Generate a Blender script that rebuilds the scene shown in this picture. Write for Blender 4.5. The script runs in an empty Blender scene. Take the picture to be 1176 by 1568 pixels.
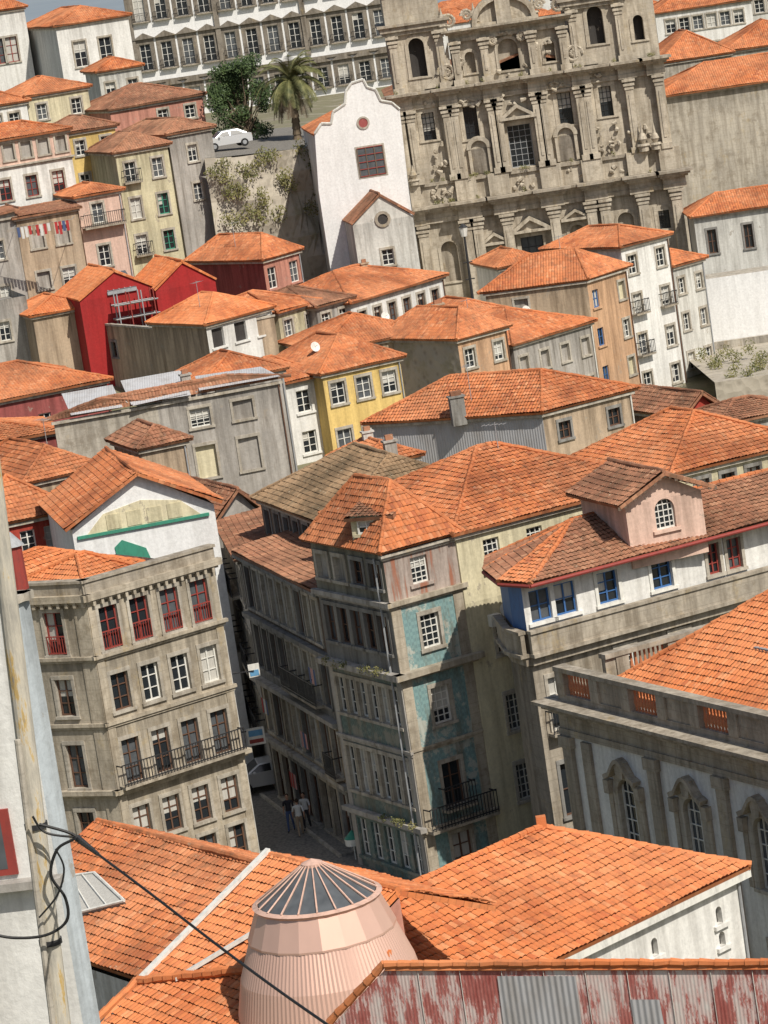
import bpy, math, random
from mathutils import Vector, Matrix
random.seed(7)
rad=math.radians
F_=5250.0; ROLL=8.5; PITCH=10.0; CZ=41.0
MR=Matrix.Rotation(rad(90-PITCH),3,'X')@Matrix.Rotation(rad(-ROLL),3,'Z')
CAM=Vector((0,0,CZ))
def ray(p): return MR@Vector(((p[0]-588)/F_,(784-p[1])/F_,-1))
def PY(p,Y):
    d=ray(p); return CAM+d*(Y/d.y)
def PZ(p,z):
    d=ray(p); return CAM+d*((z-CZ)/d.z)
def PV(p,A,B):
    d=ray(p); t=B-A; nx,ny=t.y,-t.x
    k=(nx*(A.x-CAM.x)+ny*(A.y-CAM.y))/(nx*d.x+ny*d.y)
    return CAM+d*k
sc=bpy.context.scene
# ---------------------------------------------------------------- materials
MATS={}
class NT:
    def __init__(s,name):
        s.m=bpy.data.materials.new(name); s.m.use_nodes=True
        s.n=s.m.node_tree.nodes; s.l=s.m.node_tree.links
        s.b=s.n['Principled BSDF']; s.b.inputs['Roughness'].default_value=.85
        s.b.inputs['Specular IOR Level'].default_value=.3
    def node(s,t,**k):
        n=s.n.new(t)
        for a,b in k.items(): setattr(n,a,b)
        return n
    def link(s,a,b): s.l.new(a,b)
    def coord(s,scale=(1,1,1),uv=False):
        tc=s.node('ShaderNodeTexCoord'); mp=s.node('ShaderNodeMapping')
        s.link(tc.outputs['UV' if uv else 'Object'],mp.inputs[0]); mp.inputs['Scale'].default_value=scale
        return mp.outputs[0]
    def noise(s,scale,detail=4,rough=.6,vec=None):
        n=s.node('ShaderNodeTexNoise'); n.inputs['Scale'].default_value=scale
        n.inputs['Detail'].default_value=detail; n.inputs['Roughness'].default_value=rough
        if vec is not None: s.link(vec,n.inputs['Vector'])
        return n.outputs['Fac']
    def ramp(s,fac,stops,interp='LINEAR'):
        r=s.node('ShaderNodeValToRGB'); s.link(fac,r.inputs[0]); cr=r.color_ramp; cr.interpolation=interp
        while len(cr.elements)<len(stops): cr.elements.new(.5)
        for e,(p,c) in zip(cr.elements,stops):
            e.position=p; e.color=(c,c,c,1) if isinstance(c,(int,float)) else (*c,1)
        return r.outputs[0]
    def mix(s,fac,a,b,mode='MIX'):
        x=s.node('ShaderNodeMix',data_type='RGBA',blend_type=mode)
        for i,v in ((0,fac),(6,a),(7,b)):
            if isinstance(v,bpy.types.NodeSocket): s.link(v,x.inputs[i])
            elif i==0: x.inputs[0].default_value=v
            else: x.inputs[i].default_value=(*v,1)
        return x.outputs[2]
    def math(s,op,a,b=None):
        x=s.node('ShaderNodeMath',operation=op)
        for i,v in ((0,a),(1,b)):
            if v is None: continue
            if isinstance(v,bpy.types.NodeSocket): s.link(v,x.inputs[i])
            else: x.inputs[i].default_value=v
        return x.outputs[0]
    def bump(s,h,st=.3,dist=.05):
        x=s.node('ShaderNodeBump'); x.inputs['Strength'].default_value=st; x.inputs['Distance'].default_value=dist
        s.link(h,x.inputs['Height']); s.link(x.outputs[0],s.b.inputs['Normal'])
    def col(s,c):
        if isinstance(c,bpy.types.NodeSocket): s.link(c,s.b.inputs['Base Color'])
        else: s.b.inputs['Base Color'].default_value=(*c,1)
PLC=dict(white=((.80,.79,.75),.45),white2=((.68,.67,.62),.7),cream=((.74,.67,.46),.6),yellow=((.78,.56,.20),.5),
 paleyel=((.66,.60,.40),.8),grey=((.46,.43,.39),1.),grey2=((.28,.27,.25),1.),tan=((.52,.40,.28),.9),ochre=((.64,.40,.24),.8),
 pink=((.74,.52,.42),.5),salmon=((.58,.27,.20),.6),red=((.42,.06,.04),.5),crimson=((.38,.025,.025),.3),maroon=((.38,.10,.09),.6),
 bright=((.84,.84,.83),.2),bluegrey=((.50,.55,.58),.6),brown=((.19,.135,.10),.9),dark=((.05,.045,.042),.6),olive=((.27,.255,.20),.9),
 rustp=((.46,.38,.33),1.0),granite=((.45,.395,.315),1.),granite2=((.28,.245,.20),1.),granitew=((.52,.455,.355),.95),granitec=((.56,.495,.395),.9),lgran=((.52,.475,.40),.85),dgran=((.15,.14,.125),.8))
def mk(key):
    if key in MATS: return MATS[key]
    t=NT(key)
    if key[:3]=='pl_':
        c,d=PLC[key[3:]]
        gran='gran' in key
        co=t.coord()
        big=t.noise(.35,6,.7,co); st=t.noise(1.0,5,.65,t.coord((2.4,2.4,.2))); fine=t.noise(6,4,.7,co)
        dk=tuple(x*.36 for x in c); dk=(dk[0],dk[1]*.92,dk[2]*.82)
        f=t.ramp(st,[(.42,0),(.72,d)])
        c1=t.mix(f,c,dk)
        g=t.ramp(big,[(.44,0),(.7,d*.8)])
        c2=t.mix(g,c1,tuple((x*.55+.04) for x in c))
        # grime washed down from the eaves (uv.y = metres below the wall top)
        tc=t.node('ShaderNodeTexCoord'); sv=t.node('ShaderNodeSeparateXYZ'); t.link(tc.outputs['UV'],sv.inputs[0])
        top=t.ramp(t.math('DIVIDE',sv.outputs[1],3.0),[(0,1),(.75,0)]); stf=t.ramp(st,[(.36,.15),(.6,1)])
        c2=t.mix(t.math('MULTIPLY',t.math('MULTIPLY',top,stf),min(.75,d*.8)),c2,tuple(x*.33 for x in c))
        c3=t.mix(t.ramp(fine,[(.3,.80),(.7,1.0)]),(0,0,0),c2)
        if not gran and d>=.5 and key!='pl_yellow':
            pe=t.noise(.9,7,.75,t.coord((1,1,.8))); c3=t.mix(t.ramp(pe,[(.62,0),(.64,.7)]),c3,(.30,.26,.21))
        if key in('pl_rustp',):
            c3=t.mix(t.ramp(st,[(.5,0),(.6,.7)]),c3,(.36,.12,.06))
        if gran:
            sp=t.node('ShaderNodeSeparateXYZ'); t.link(tc.outputs['Object'],sp.inputs[0])
            fz=t.math('FRACT',t.math('MULTIPLY',sp.outputs[2],2.2))
            j=t.math('LESS_THAN',fz,.07)
            c3=t.mix(t.math('MULTIPLY',j,.3),c3,tuple(x*.35 for x in c))
            blot=t.noise(1.1,6,.75,co)
            c3=t.mix(t.ramp(blot,[(.50,0),(.66,.65)]),c3,(c[0]*.36,c[1]*.33,c[2]*.29))
            lich=t.noise(.8,5,.8,t.coord((1,1,.6)))
            c3=t.mix(t.ramp(lich,[(.58,0),(.73,.5)]),c3,(.42,.31,.14))
        t.col(c3); t.bump(fine,.4,.03)
    elif key[:3]=='rt_':
        pal={'new':((.62,.195,.066),(.48,.13,.048),(.70,.29,.13),.5),'mid':((.54,.178,.066),(.37,.11,.048),(.62,.27,.13),.75),
             'old':((.34,.15,.085),(.21,.10,.06),(.46,.24,.14),.9),'moss':((.30,.19,.105),(.19,.135,.078),(.40,.27,.16),1.)}[key[3:]]
        tc=t.node('ShaderNodeTexCoord'); sp=t.node('ShaderNodeSeparateXYZ'); t.link(tc.outputs['UV'],sp.inputs[0])
        cu=t.math('FLOOR',t.math('DIVIDE',sp.outputs[0],.2)); cv=t.math('FLOOR',t.math('DIVIDE',sp.outputs[1],.3))
        cb=t.node('ShaderNodeCombineXYZ'); t.link(cu,cb.inputs[0]); t.link(cv,cb.inputs[1])
        wn=t.node('ShaderNodeTexWhiteNoise',noise_dimensions='2D'); t.link(cb.outputs[0],wn.inputs['Vector'])
        c=t.ramp(wn.outputs[0],[(0,pal[1]),(.3,pal[0]),(.8,pal[0]),(1,pal[2])])
        co=t.coord(); n1=t.noise(.3,6,.72,co); n2=t.noise(2.2,6,.78,co); n4=t.noise(.22,3,.5,co)
        c=t.mix(t.ramp(n4,[(.40,0),(.62,.45)]),c,pal[2])
        c=t.mix(t.ramp(n1,[(.44,0),(.64,pal[3]*.9)]),c,tuple(x*.5 for x in pal[1]))
        c=t.mix(t.ramp(n2,[(.50,0),(.66,pal[3]*.75)]),c,(.13,.085,.05))
        n3=t.noise(4.5,4,.7,co); c=t.mix(t.ramp(n3,[(.62,0),(.70,pal[3]*.6)]),c,(.46,.40,.29))
        fv=t.math('FRACT',t.math('DIVIDE',sp.outputs[1],.3)); j=t.math('LESS_THAN',fv,.12)
        c=t.mix(t.math('MULTIPLY',j,.3),c,(.08,.04,.02))  # dark row joint: shadow gap under each tile row, plus dirt, painted into colour
        t.col(c); t.bump(t.noise(9,3,.7,co),.3,.02); t.b.inputs['Roughness'].default_value=.85
    elif key=='glass': t.col((.02,.024,.028)); t.b.inputs['Roughness'].default_value=.12; t.b.inputs['Specular IOR Level'].default_value=.5
    elif key=='glass_mid': t.col(t.mix(t.noise(3,2,.5,t.coord()),(.05,.055,.06),(.13,.14,.15))); t.b.inputs['Roughness'].default_value=.2
    elif key=='glass_curtain': t.col(t.mix(t.noise(4,2,.5,t.coord((4,4,.4))),(.32,.31,.28),(.6,.58,.53)))
    elif key[:3]=='pt_':
        c={'white':(.68,.67,.62),'red':(.28,.05,.04),'blue':(.05,.14,.34),'brown':(.13,.07,.045),'green':(.05,.25,.17),'grey':(.32,.33,.34),
           'iron':(.03,.03,.032),'bluelt':(.12,.3,.5),'orange':(.50,.19,.09),'black':(.015,.015,.015),'pinkmet':(.58,.38,.30)}[key[3:]]
        n=t.noise(5,4,.7,t.coord((1,1,.4))); t.col(t.mix(t.ramp(n,[(.45,0),(.7,.6)]),c,tuple(x*.5+.02 for x in c))); t.b.inputs['Roughness'].default_value=.55
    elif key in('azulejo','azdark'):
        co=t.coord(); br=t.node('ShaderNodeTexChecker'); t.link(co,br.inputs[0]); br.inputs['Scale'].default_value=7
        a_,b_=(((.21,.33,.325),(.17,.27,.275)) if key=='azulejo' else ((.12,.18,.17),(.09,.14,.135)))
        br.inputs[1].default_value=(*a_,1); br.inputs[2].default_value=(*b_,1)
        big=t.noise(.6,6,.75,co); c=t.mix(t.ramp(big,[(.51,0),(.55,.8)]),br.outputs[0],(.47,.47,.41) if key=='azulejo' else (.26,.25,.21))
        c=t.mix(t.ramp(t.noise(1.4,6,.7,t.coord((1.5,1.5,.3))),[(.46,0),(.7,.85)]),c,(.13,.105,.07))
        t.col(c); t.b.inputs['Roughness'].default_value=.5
    elif key=='peel':
        n=t.noise(1.1,8,.78,t.coord((1.6,1.6,.45))); c=t.ramp(n,[(.36,(.64,.59,.55)),(.48,(.60,.44,.41)),(.52,(.42,.15,.13)),(.68,(.28,.06,.05))])
        c=t.mix(t.ramp(t.noise(.5,6,.7,t.coord()),[(.55,0),(.75,.5)]),c,(.36,.33,.31))
        sp=t.node('ShaderNodeSeparateXYZ'); tc=t.node('ShaderNodeTexCoord'); t.link(tc.outputs['Object'],sp.inputs[0])
        w=t.math('SINE',t.math('MULTIPLY',sp.outputs[0],75)); t.col(c); t.bump(w,.25,.012); t.b.inputs['Roughness'].default_value=.65
    elif key=='corr':
        tc=t.node('ShaderNodeTexCoord'); sp=t.node('ShaderNodeSeparateXYZ'); t.link(tc.outputs['Object'],sp.inputs[0])
        w=t.math('SINE',t.math('MULTIPLY',sp.outputs[0],45)); n=t.noise(1.2,5,.7,t.coord((1,1,.3)))
        t.col(t.mix(t.ramp(n,[(.45,0),(.75,.7)]),(.42,.42,.43),(.24,.21,.18))); t.bump(w,.4,.02); t.b.inputs['Roughness'].default_value=.5
    elif key=='pinkmetal':
        n=t.noise(2,4,.6,t.coord((1,1,.4))); t.col(t.mix(n,(.72,.47,.37),(.62,.40,.32))); t.b.inputs['Metallic'].default_value=.35; t.b.inputs['Roughness'].default_value=.4
    elif key=='rock':
        co=t.coord(); v=t.node('ShaderNodeTexVoronoi'); v.inputs['Scale'].default_value=1.7; t.link(co,v.inputs['Vector'])
        n=t.noise(.5,6,.75,co); c=t.mix(n,(.28,.25,.20),(.50,.45,.37)); c=t.mix(t.ramp(v.outputs['Distance'],[(0,.5),(.4,0)]),c,(.12,.10,.08))
        g=t.noise(.35,5,.7,co); c=t.mix(t.ramp(g,[(.54,0),(.68,.55)]),c,(.20,.19,.08)); t.col(c); t.bump(v.outputs['Distance'],.6,.12)
    elif key=='ground':
        co=t.coord(); n=t.noise(.15,6,.7,co); c=t.ramp(n,[(.35,(.24,.21,.16)),(.5,(.17,.16,.09)),(.65,(.30,.27,.21))])
        t.col(c); t.bump(t.noise(1.5,5,.7,co),.5,.2)
    elif key=='hills': t.col(t.mix(t.noise(.01,5,.6,t.coord()),(.16,.20,.24),(.26,.29,.31)))  # distance haze put into the blue-grey hill colour
    elif key=='cobble':
        v=t.node('ShaderNodeTexVoronoi'); v.inputs['Scale'].default_value=7; t.link(t.coord(),v.inputs['Vector'])
        t.col(t.mix(v.outputs['Distance'],(.26,.24,.21),(.11,.105,.095))); t.bump(v.outputs['Distance'],.5,.03)
    elif key in('leaf','palm','ivy'):
        a,b={'leaf':((.022,.042,.016),(.08,.12,.04)),'palm':((.07,.085,.03),(.22,.21,.085)),'ivy':((.07,.085,.025),(.24,.21,.08))}[key]
        t.col(t.mix(t.ramp(t.noise(1.6,4,.7,t.coord()),[(.35,0),(.65,1)]),a,b)); t.b.inputs['Roughness'].default_value=.6
    elif key=='bark': t.col(t.mix(t.noise(4,4,.7,t.coord((1,1,3))),(.10,.075,.05),(.24,.18,.12)))
    elif key=='polewood':
        n=t.noise(1.6,6,.75,t.coord((3,3,.6))); c=t.ramp(n,[(.35,(.32,.30,.26)),(.55,(.50,.46,.38)),(.62,(.46,.31,.10)),(.72,(.25,.23,.20))]); t.col(c); t.bump(n,.5,.02)
    elif key=='carpaint': t.col((.62,.63,.64)); t.b.inputs['Roughness'].default_value=.25; t.b.inputs['Metallic'].default_value=.3
    elif key=='rubber': t.col((.02,.02,.02))
    elif key=='skin': t.col((.45,.26,.18))
    elif key[:3]=='cl_':
        c={'white':(.7,.7,.68),'dark':(.04,.04,.05),'blue':(.08,.12,.25),'red':(.45,.05,.05),'tan':(.35,.26,.18),'hair':(.04,.025,.015),'pink':(.6,.3,.3)}[key[3:]]
        t.col(t.mix(t.noise(6,3,.6,t.coord()),c,tuple(x*.7 for x in c)))
    else: raise Exception(key)
    MATS[key]=t.m; return t.m
# ---------------------------------------------------------------- mesh building
class Msh:
    def __init__(s): s.v=[];s.f=[];s.m=[];s.uv=[]
    def face(s,pts,mat,uv=None):
        i=len(s.v); s.v.extend([tuple(p) for p in pts]); s.f.append(tuple(range(i,i+len(pts)))); s.m.append(mat)
        s.uv.append(uv if uv else [(0,9)]*len(pts))
def build(msh,name,parent=None):
    me=bpy.data.meshes.new(name); me.from_pydata(msh.v,[],msh.f)
    idx={}
    for k in msh.m:
        if k not in idx: idx[k]=len(idx); me.materials.append(mk(k))
    me.polygons.foreach_set('material_index',[idx[k] for k in msh.m])
    uvl=me.uv_layers.new(name='UVMap'); flat=[]
    for u in msh.uv:
        for a in u: flat.extend(a)
    uvl.data.foreach_set('uv',flat)
    me.update()
    ob=bpy.data.objects.new(name,me); sc.collection.objects.link(ob)
    if parent: ob.parent=parent
    return ob
ALL=[]
class Obj:
    def __init__(s,name): s.name=name; s.parts={}; ALL.append(s)
    def p(s,k):
        if k not in s.parts: s.parts[k]=Msh()
        return s.parts[k]
    def finish(s):
        ps={k:v for k,v in s.parts.items() if v.f}
        e=bpy.data.objects.new(s.name,None); sc.collection.objects.link(e)
        for k,v in ps.items(): build(v,k,e)
class Fr:
    def __init__(s,A,B):
        s.A=Vector((A.x,A.y)); d=Vector((B.x-A.x,B.y-A.y)); s.L=d.length; s.d=d/s.L; s.n=Vector((s.d.y,-s.d.x))
    def __call__(s,a,z,o=0.0):
        p=s.A+s.d*a+s.n*o; return Vector((p.x,p.y,z))
def fbox(P,fr,s0,s1,z0,z1,o0,o1,mat):
    c=[fr(s,z,o) for o in(o1,o0) for (s,z) in((s0,z0),(s1,z0),(s1,z1),(s0,z1))]
    for q in((0,1,2,3),(5,4,7,6),(4,0,3,7),(1,5,6,2),(3,2,6,7),(4,5,1,0)): P.face([c[i] for i in q],mat)
def fpoly(P,fr,pts,o0,o1,mat):
    a=[fr(s,z,o1) for s,z in pts]; b=[fr(s,z,o0) for s,z in pts]; n=len(pts)
    P.face(a,mat); P.face(b[::-1],mat)
    for i in range(n):
        j=(i+1)%n; P.face([a[i],b[i],b[j],a[j]],mat)
def tube(P,a,b,r0,r1,mat,n=8,cap=True):
    a=Vector(a);b=Vector(b); d=(b-a)
    if d.length<1e-5: return
    d.normalize(); x=d.orthogonal().normalized(); y=d.cross(x)
    A=[a+(x*math.cos(t)+y*math.sin(t))*r0 for t in[2*math.pi*i/n for i in range(n)]]
    B=[b+(x*math.cos(t)+y*math.sin(t))*r1 for t in[2*math.pi*i/n for i in range(n)]]
    for i in range(n):
        j=(i+1)%n; P.face([A[i],A[j],B[j],B[i]],mat)
    if cap: P.face(A[::-1],mat); P.face(B,mat)
def polytube(P,pts,r,mat,n=6):
    for a,b in zip(pts,pts[1:]): tube(P,a,b,r,r,mat,n)
def D(**k): return k
ST={'w':D(fm='pt_white',sm='pl_lgran',nx=2,ny=3),'wn':D(fm='pt_white',sm=None,nx=2,ny=3),'r':D(fm='pt_red',sm='pl_lgran',nx=2,ny=3),
 'rb':D(fm='pt_red',sm='pl_lgran',nx=2,ny=3,rail='pt_red'),'b':D(fm='pt_blue',sm=None,nx=2,ny=2),'sash':D(fm='pt_white',sm='pl_lgran',nx=3,ny=5),
 'sashn':D(fm='pt_white',sm=None,nx=3,ny=5),'open':D(fm=None,sm=None,nx=1,ny=1),'opens':D(fm=None,sm='pl_granite',nx=1,ny=1),
 'br':D(fm='pt_brown',sm='pl_lgran',nx=2,ny=3),'wb':D(fm='pt_white',sm='pl_lgran',nx=2,ny=3,bal='pt_iron'),'brb':D(fm='pt_brown',sm='pl_lgran',nx=2,ny=3,bal='pt_iron'),
 'pal':D(fm='pt_white',sm='pl_granite2',nx=2,ny=4,ped=1,bal='pt_iron',sw=.5),'bd':D(fm='pt_blue',sm='pt_white',nx=2,ny=3),
 'bricked':D(fm=None,sm='pl_lgran',nx=1,ny=1,fill='pl_cream'),'shut':D(fm=None,sm='pl_lgran',nx=1,ny=1,fill='pl_grey'),'gr':D(fm='pt_green',sm='pl_lgran',nx=2,ny=3),
 'arch':D(fm='pt_white',sm='pl_lgran',nx=3,ny=5,arch=1,sw=.3),'archo':D(fm=None,sm='pl_granitec',nx=1,ny=1,arch=1,sw=.3,dep=.8),'niche':D(fm=None,sm='pl_granitec',nx=1,ny=1,arch=1,sw=.25,dep=.5,fill='pl_granite'),
 'archn':D(fm='pt_white',sm=None,nx=4,ny=5,arch=1),'dk':D(fm='pt_brown',sm='pl_grey2',nx=2,ny=2),'cwin':D(fm='pt_iron',sm='pl_granitec',nx=3,ny=5,sw=.35,dep=.5)}
def balcony(b,fr,s0,s1,z,o,mat):
    P=b.p('balconies'); fbox(P,fr,s0,s1,z-.12,z,0.005,o,'pl_granite')
    for zz in(z+.08,z+.95): fbox(P,fr,s0,s1,zz,zz+.05,o-.06,o-.02,mat)
    n=max(3,int((s1-s0)/.16))
    for i in range(n+1):
        s=s0+(s1-s0-.03)*i/n; fbox(P,fr,s,s+.03,z,z+.95,o-.055,o-.025,mat)
    for s in(s0,s1-.04): fbox(P,fr,s,s+.04,z+.9,z+.95,.0,o-.02,mat)
def window(b,fr,s0,s1,z0,z1,st,wm):
    S=ST[st] if isinstance(st,str) else st
    dep=S.get('dep',.2); W=b.p('walls'); G=b.p('window_panes'); FM=b.p('window_frames'); T=b.p('stone_surrounds')
    rm=S['sm'] or wm
    for q in(((s0,z0),(s0,z1)),((s1,z1),(s1,z0)),((s0,z1),(s1,z1)),((s1,z0),(s0,z0))):
        (a,c),(d,e)=q; W.face([fr(a,c,0),fr(a,c,-dep),fr(d,e,-dep),fr(d,e,0)],rm)
    g=S.get('fill') or random.choices(['glass','glass_mid','glass_curtain'],[.7,.2,.1])[0]
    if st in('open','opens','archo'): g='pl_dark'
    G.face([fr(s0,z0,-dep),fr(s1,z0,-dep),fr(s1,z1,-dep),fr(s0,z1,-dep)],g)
    if g=='glass' and S['fm'] and random.random()<.4:
        zz=z0+(z1-z0)*random.uniform(.2,.75); h0=random.choice([(s0,s1),(s0,(s0+s1)/2),(s0,s1)]); G.face([fr(h0[0],zz,-dep+.006),fr(h0[1],zz,-dep+.006),fr(h0[1],z1,-dep+.006),fr(h0[0],z1,-dep+.006)],'glass_curtain')
    if S['fm']:
        f=.07; a,c=-dep+.01,-dep+.07; m=S['fm']
        fbox(FM,fr,s0,s0+f,z0,z1,a,c,m); fbox(FM,fr,s1-f,s1,z0,z1,a,c,m)
        fbox(FM,fr,s0+f,s1-f,z0,z0+f,a,c,m); fbox(FM,fr,s0+f,s1-f,z1-f,z1,a,c,m)
        for i in range(1,S['nx']):
            s=s0+(s1-s0)*i/S['nx']; w=.035 if S['nx']==2 else .02; fbox(FM,fr,s-w,s+w,z0+f,z1-f,a,c-.01,m)
        for i in range(1,S['ny']):
            z=z0+(z1-z0)*i/S['ny']; fbox(FM,fr,s0+f,s1-f,z-.02,z+.02,a,c-.02,m)
    sw=S.get('sw',.15)
    if S.get('arch'):
        r=(s1-s0)/2; cx=(s0+s1)/2; zc=z1-r; n=8
        arc=[(cx-r*math.cos(math.pi*i/(2*n)),zc+r*math.sin(math.pi*i/(2*n))) for i in range(n+1)]
        for sg in(1,-1):
            for (a,c),(d,e) in zip(arc,arc[1:]):
                A=(cx+(a-cx)*sg,c);E=(cx+(d-cx)*sg,e); cor=(cx-r*sg,z1)
                W.face([fr(*A),fr(*E),fr(*cor)],wm); W.face([fr(*A),fr(*E),fr(E[0],E[1],-dep),fr(A[0],A[1],-dep)],rm)
                if S['sm']:
                    k=(r+sw)/r; A2=(cx+(A[0]-cx)*k,zc+(A[1]-zc)*k);E2=(cx+(E[0]-cx)*k,zc+(E[1]-zc)*k); fpoly(T,fr,[A,E,E2,A2],-.01,.07,S['sm'])
        if S['sm']:
            for x in((s0-sw,s0),(s1,s1+sw)): fbox(T,fr,x[0],x[1],z0,zc,-.01,.07,S['sm'])
    elif S['sm']:
        m=S['sm']
        fbox(T,fr,s0-sw,s0,z0,z1,-.01,.05,m); fbox(T,fr,s1,s1+sw,z0,z1,-.01,.05,m)
        fbox(T,fr,s0-sw,s1+sw,z1,z1+sw*1.2,-.01,.06,m)
    fbox(T,fr,s0-sw-.04,s1+sw+.04,z0-.13,z0,-.01,.11,S['sm'] or wm)
    if S.get('ped'):
        c=(s0+s1)/2; fpoly(T,fr,[(s0-sw-.2,z1+.6),(s1+sw+.2,z1+.6),(c,z1+1.3)],-.01,.35,S['sm'])
    if S.get('bal'): balcony(b,fr,s0-.3,s1+.3,z0-.02,.5,S['bal'])
    if S.get('rail'):
        P=b.p('railings')
        for zz in(z0+.05,z0+.8): fbox(P,fr,s0,s1,zz,zz+.05,.02,.06,S['rail'])
        for i in range(8): s=s0+(s1-s0-.03)*i/7; fbox(P,fr,s,s+.03,z0+.05,z0+.8,.025,.055,S['rail'])
def wall(b,A,B,z0,z1,mat,ops=(),zt=None):
    fr=Fr(A,B); W=b.p('walls'); ops=[o for o in ops if o[2]>z0+.02 and o[3]<z1-.01 and o[0]>.02 and o[1]<fr.L-.02]
    zt=z1 if zt is None else zt
    S=sorted({0.,fr.L,*[o[0] for o in ops],*[o[1] for o in ops]}); Z=sorted({z0,z1,*[o[2] for o in ops],*[o[3] for o in ops]})
    for a,c in zip(S,S[1:]):
        for d,e in zip(Z,Z[1:]):
            sm,zm=(a+c)/2,(d+e)/2
            if any(o[0]<sm<o[1] and o[2]<zm<o[3] for o in ops): continue
            W.face([fr(a,d),fr(c,d),fr(c,e),fr(a,e)],mat,[(a,zt-d),(c,zt-d),(c,zt-e),(a,zt-e)])
    for o in ops: window(b,fr,*o[:5],mat)
    return fr
def facade(b,A,B,zt,zb,spec,mat):
    if spec is None: wall(b,A,B,zb,zt,mat); return
    if isinstance(spec,dict): spec=[spec]
    L=(Vector((B.x-A.x,B.y-A.y))).length; fr=Fr(A,B)
    for s in spec:
        t0=s.get('t0',0); t1=s.get('t1'); z1=zt-t0; z0=zb if t1 is None else zt-t1
        ops=[]; c=s.get('c',0); w=s.get('w',.9); m=s.get('m',.5); m2=s.get('m2',m)
        for ri,(dt,h) in enumerate(s.get('r',[])):
            for i in range(c):
                ce=L/2 if c==1 else m+w/2+(L-m-m2-w)*i/(c-1)
                if c==1 and 'x' in s: ce=s['x']
                st=s.get('st','w'); st=random.choice(st) if isinstance(st,list) else st
                if 'stm' in s: st=s['stm'][ri][i]
                ops.append((ce-w/2,ce+w/2,zt-dt-h,zt-dt,st))
        mt=s.get('mat',mat)
        wall(b,A,B,z0,z1,mt,ops)
        T=b.p('stone_trim')
        for k in s.get('cs',()):
            dt,hh,o=k if isinstance(k,tuple) else (k,.18,.12)
            fbox(T,fr,-o,L+o,zt-dt-hh,zt-dt,-.02,o,s.get('cm','pl_lgran'))
            fbox(T,fr,-o*.5,L+o*.5,zt-dt-hh-.12,zt-dt-hh,-.02,o*.5,s.get('cm','pl_lgran'))
        if s.get('q'):
            for x in((0,s['q']),(L-s['q'],L)): fbox(T,fr,x[0],x[1],z0+.01,z1-.01,-.02,.045,s.get('cm','pl_lgran'))
# ---- roofs
def slope(b,poly,mat,rows=True,part='roof'):
    P=b.p(part); p0=poly[0]; U=(poly[1]-poly[0]).normalized()
    N=(poly[1]-poly[0]).cross(poly[2]-poly[0]).normalized()
    if N.z<0: N=-N
    V=N.cross(U)
    if V.z<0: V=-V
    pu=[((p-p0).dot(U),(p-p0).dot(V)) for p in poly]; n=len(pu)
    low=[p-N*.13 for p in poly]; P.face(low[::-1],mat,[(0,0)]*n)
    for i in range(n):
        j=(i+1)%n; P.face([low[i],low[j],poly[j]+N*.02,poly[i]+N*.02],mat,[pu[i],pu[j],pu[j],pu[i]])
    u0=min(a for a,_ in pu); u1=max(a for a,_ in pu); W=.2; ns=5 if rows else 4
    def rng(u):
        vs=[]
        for i in range(n):
            (a,c),(d,e)=pu[i],pu[(i+1)%n]
            if abs(a-d)<1e-6:
                if abs(u-a)<1e-4: vs+=[c,e]
            elif min(a,d)-1e-6<=u<=max(a,d)+1e-6: vs.append(c+(e-c)*(u-a)/(d-a))
        return (min(vs),max(vs)) if vs else None
    k0=math.floor(u0/W); us=[]; k=k0
    while k*W<u1:
        for i in range(ns):
            u=(k+i/ns)*W
            if u0<u<u1: us.append(u)
        k+=1
    us=[u0+1e-5]+us+[u1-1e-5]
    rr=[rng(u) for u in us]
    vmin=min(c for _,c in pu); vmax=max(c for _,c in pu); VR=.3 if rows else 1e9
    def hh(u): return .02+.045*abs(math.sin(math.pi*u/W))
    wob=random.uniform(0,9)
    def pt(u,v,lift=0): 
        w=.025*math.sin(u*1.1+wob)+.03*math.sin(v*.9+u*.5+wob)
        return p0+U*u+V*v+N*(hh(u)+lift+w)
    kk0=int(math.floor(vmin/VR)) if rows else 0
    kk1=int(math.ceil(vmax/VR)) if rows else 1
    for i in range(len(us)-1):
        a,c=us[i],us[i+1]; ra,rc=rr[i],rr[i+1]
        if ra is None or rc is None: continue
        um=(a+c)/2; ci=math.floor(um/W)
        for k in range(kk0,kk1):
            lo,hi=(k*VR,(k+1)*VR) if rows else (vmin,vmax)
            a0=min(max(lo,ra[0]),ra[1]);a1=min(max(hi,ra[0]),ra[1]);c0=min(max(lo,rc[0]),rc[1]);c1=min(max(hi,rc[0]),rc[1])
            if a1-a0<1e-4 and c1-c0<1e-4: continue
            if rows:
                jit=random.Random(ci*7919+k*104729).uniform(-.012,.022)
                P.face([pt(a,a0,.03+jit),pt(c,c0,.03+jit),pt(c,c1,jit*.5),pt(a,a1,jit*.5)],mat,[(um,lo+.04),(um,lo+.04),(um,hi-.001),(um,hi-.001)])
            else: P.face([pt(a,a0),pt(c,c0),pt(c,c1),pt(a,a1)],mat,[(um,a0),(um,c0),(um,c1),(um,a1)])
def caps(b,a,c,mat,r=.11,near=True):
    L=(c-a).length; n=max(1,int(L/(.36 if near else .9))); P=b.p('ridge_tiles'); up=Vector((0,0,.04))
    js=[Vector((random.uniform(-.02,.02),random.uniform(-.02,.02),random.uniform(-.02,.02))) for _ in range(n+1)]
    for i in range(n):
        tube(P,a.lerp(c,i/n)+up+js[i],a.lerp(c,(i+1)/n)+up+js[i+1],r,r*.8,mat,7)
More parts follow.
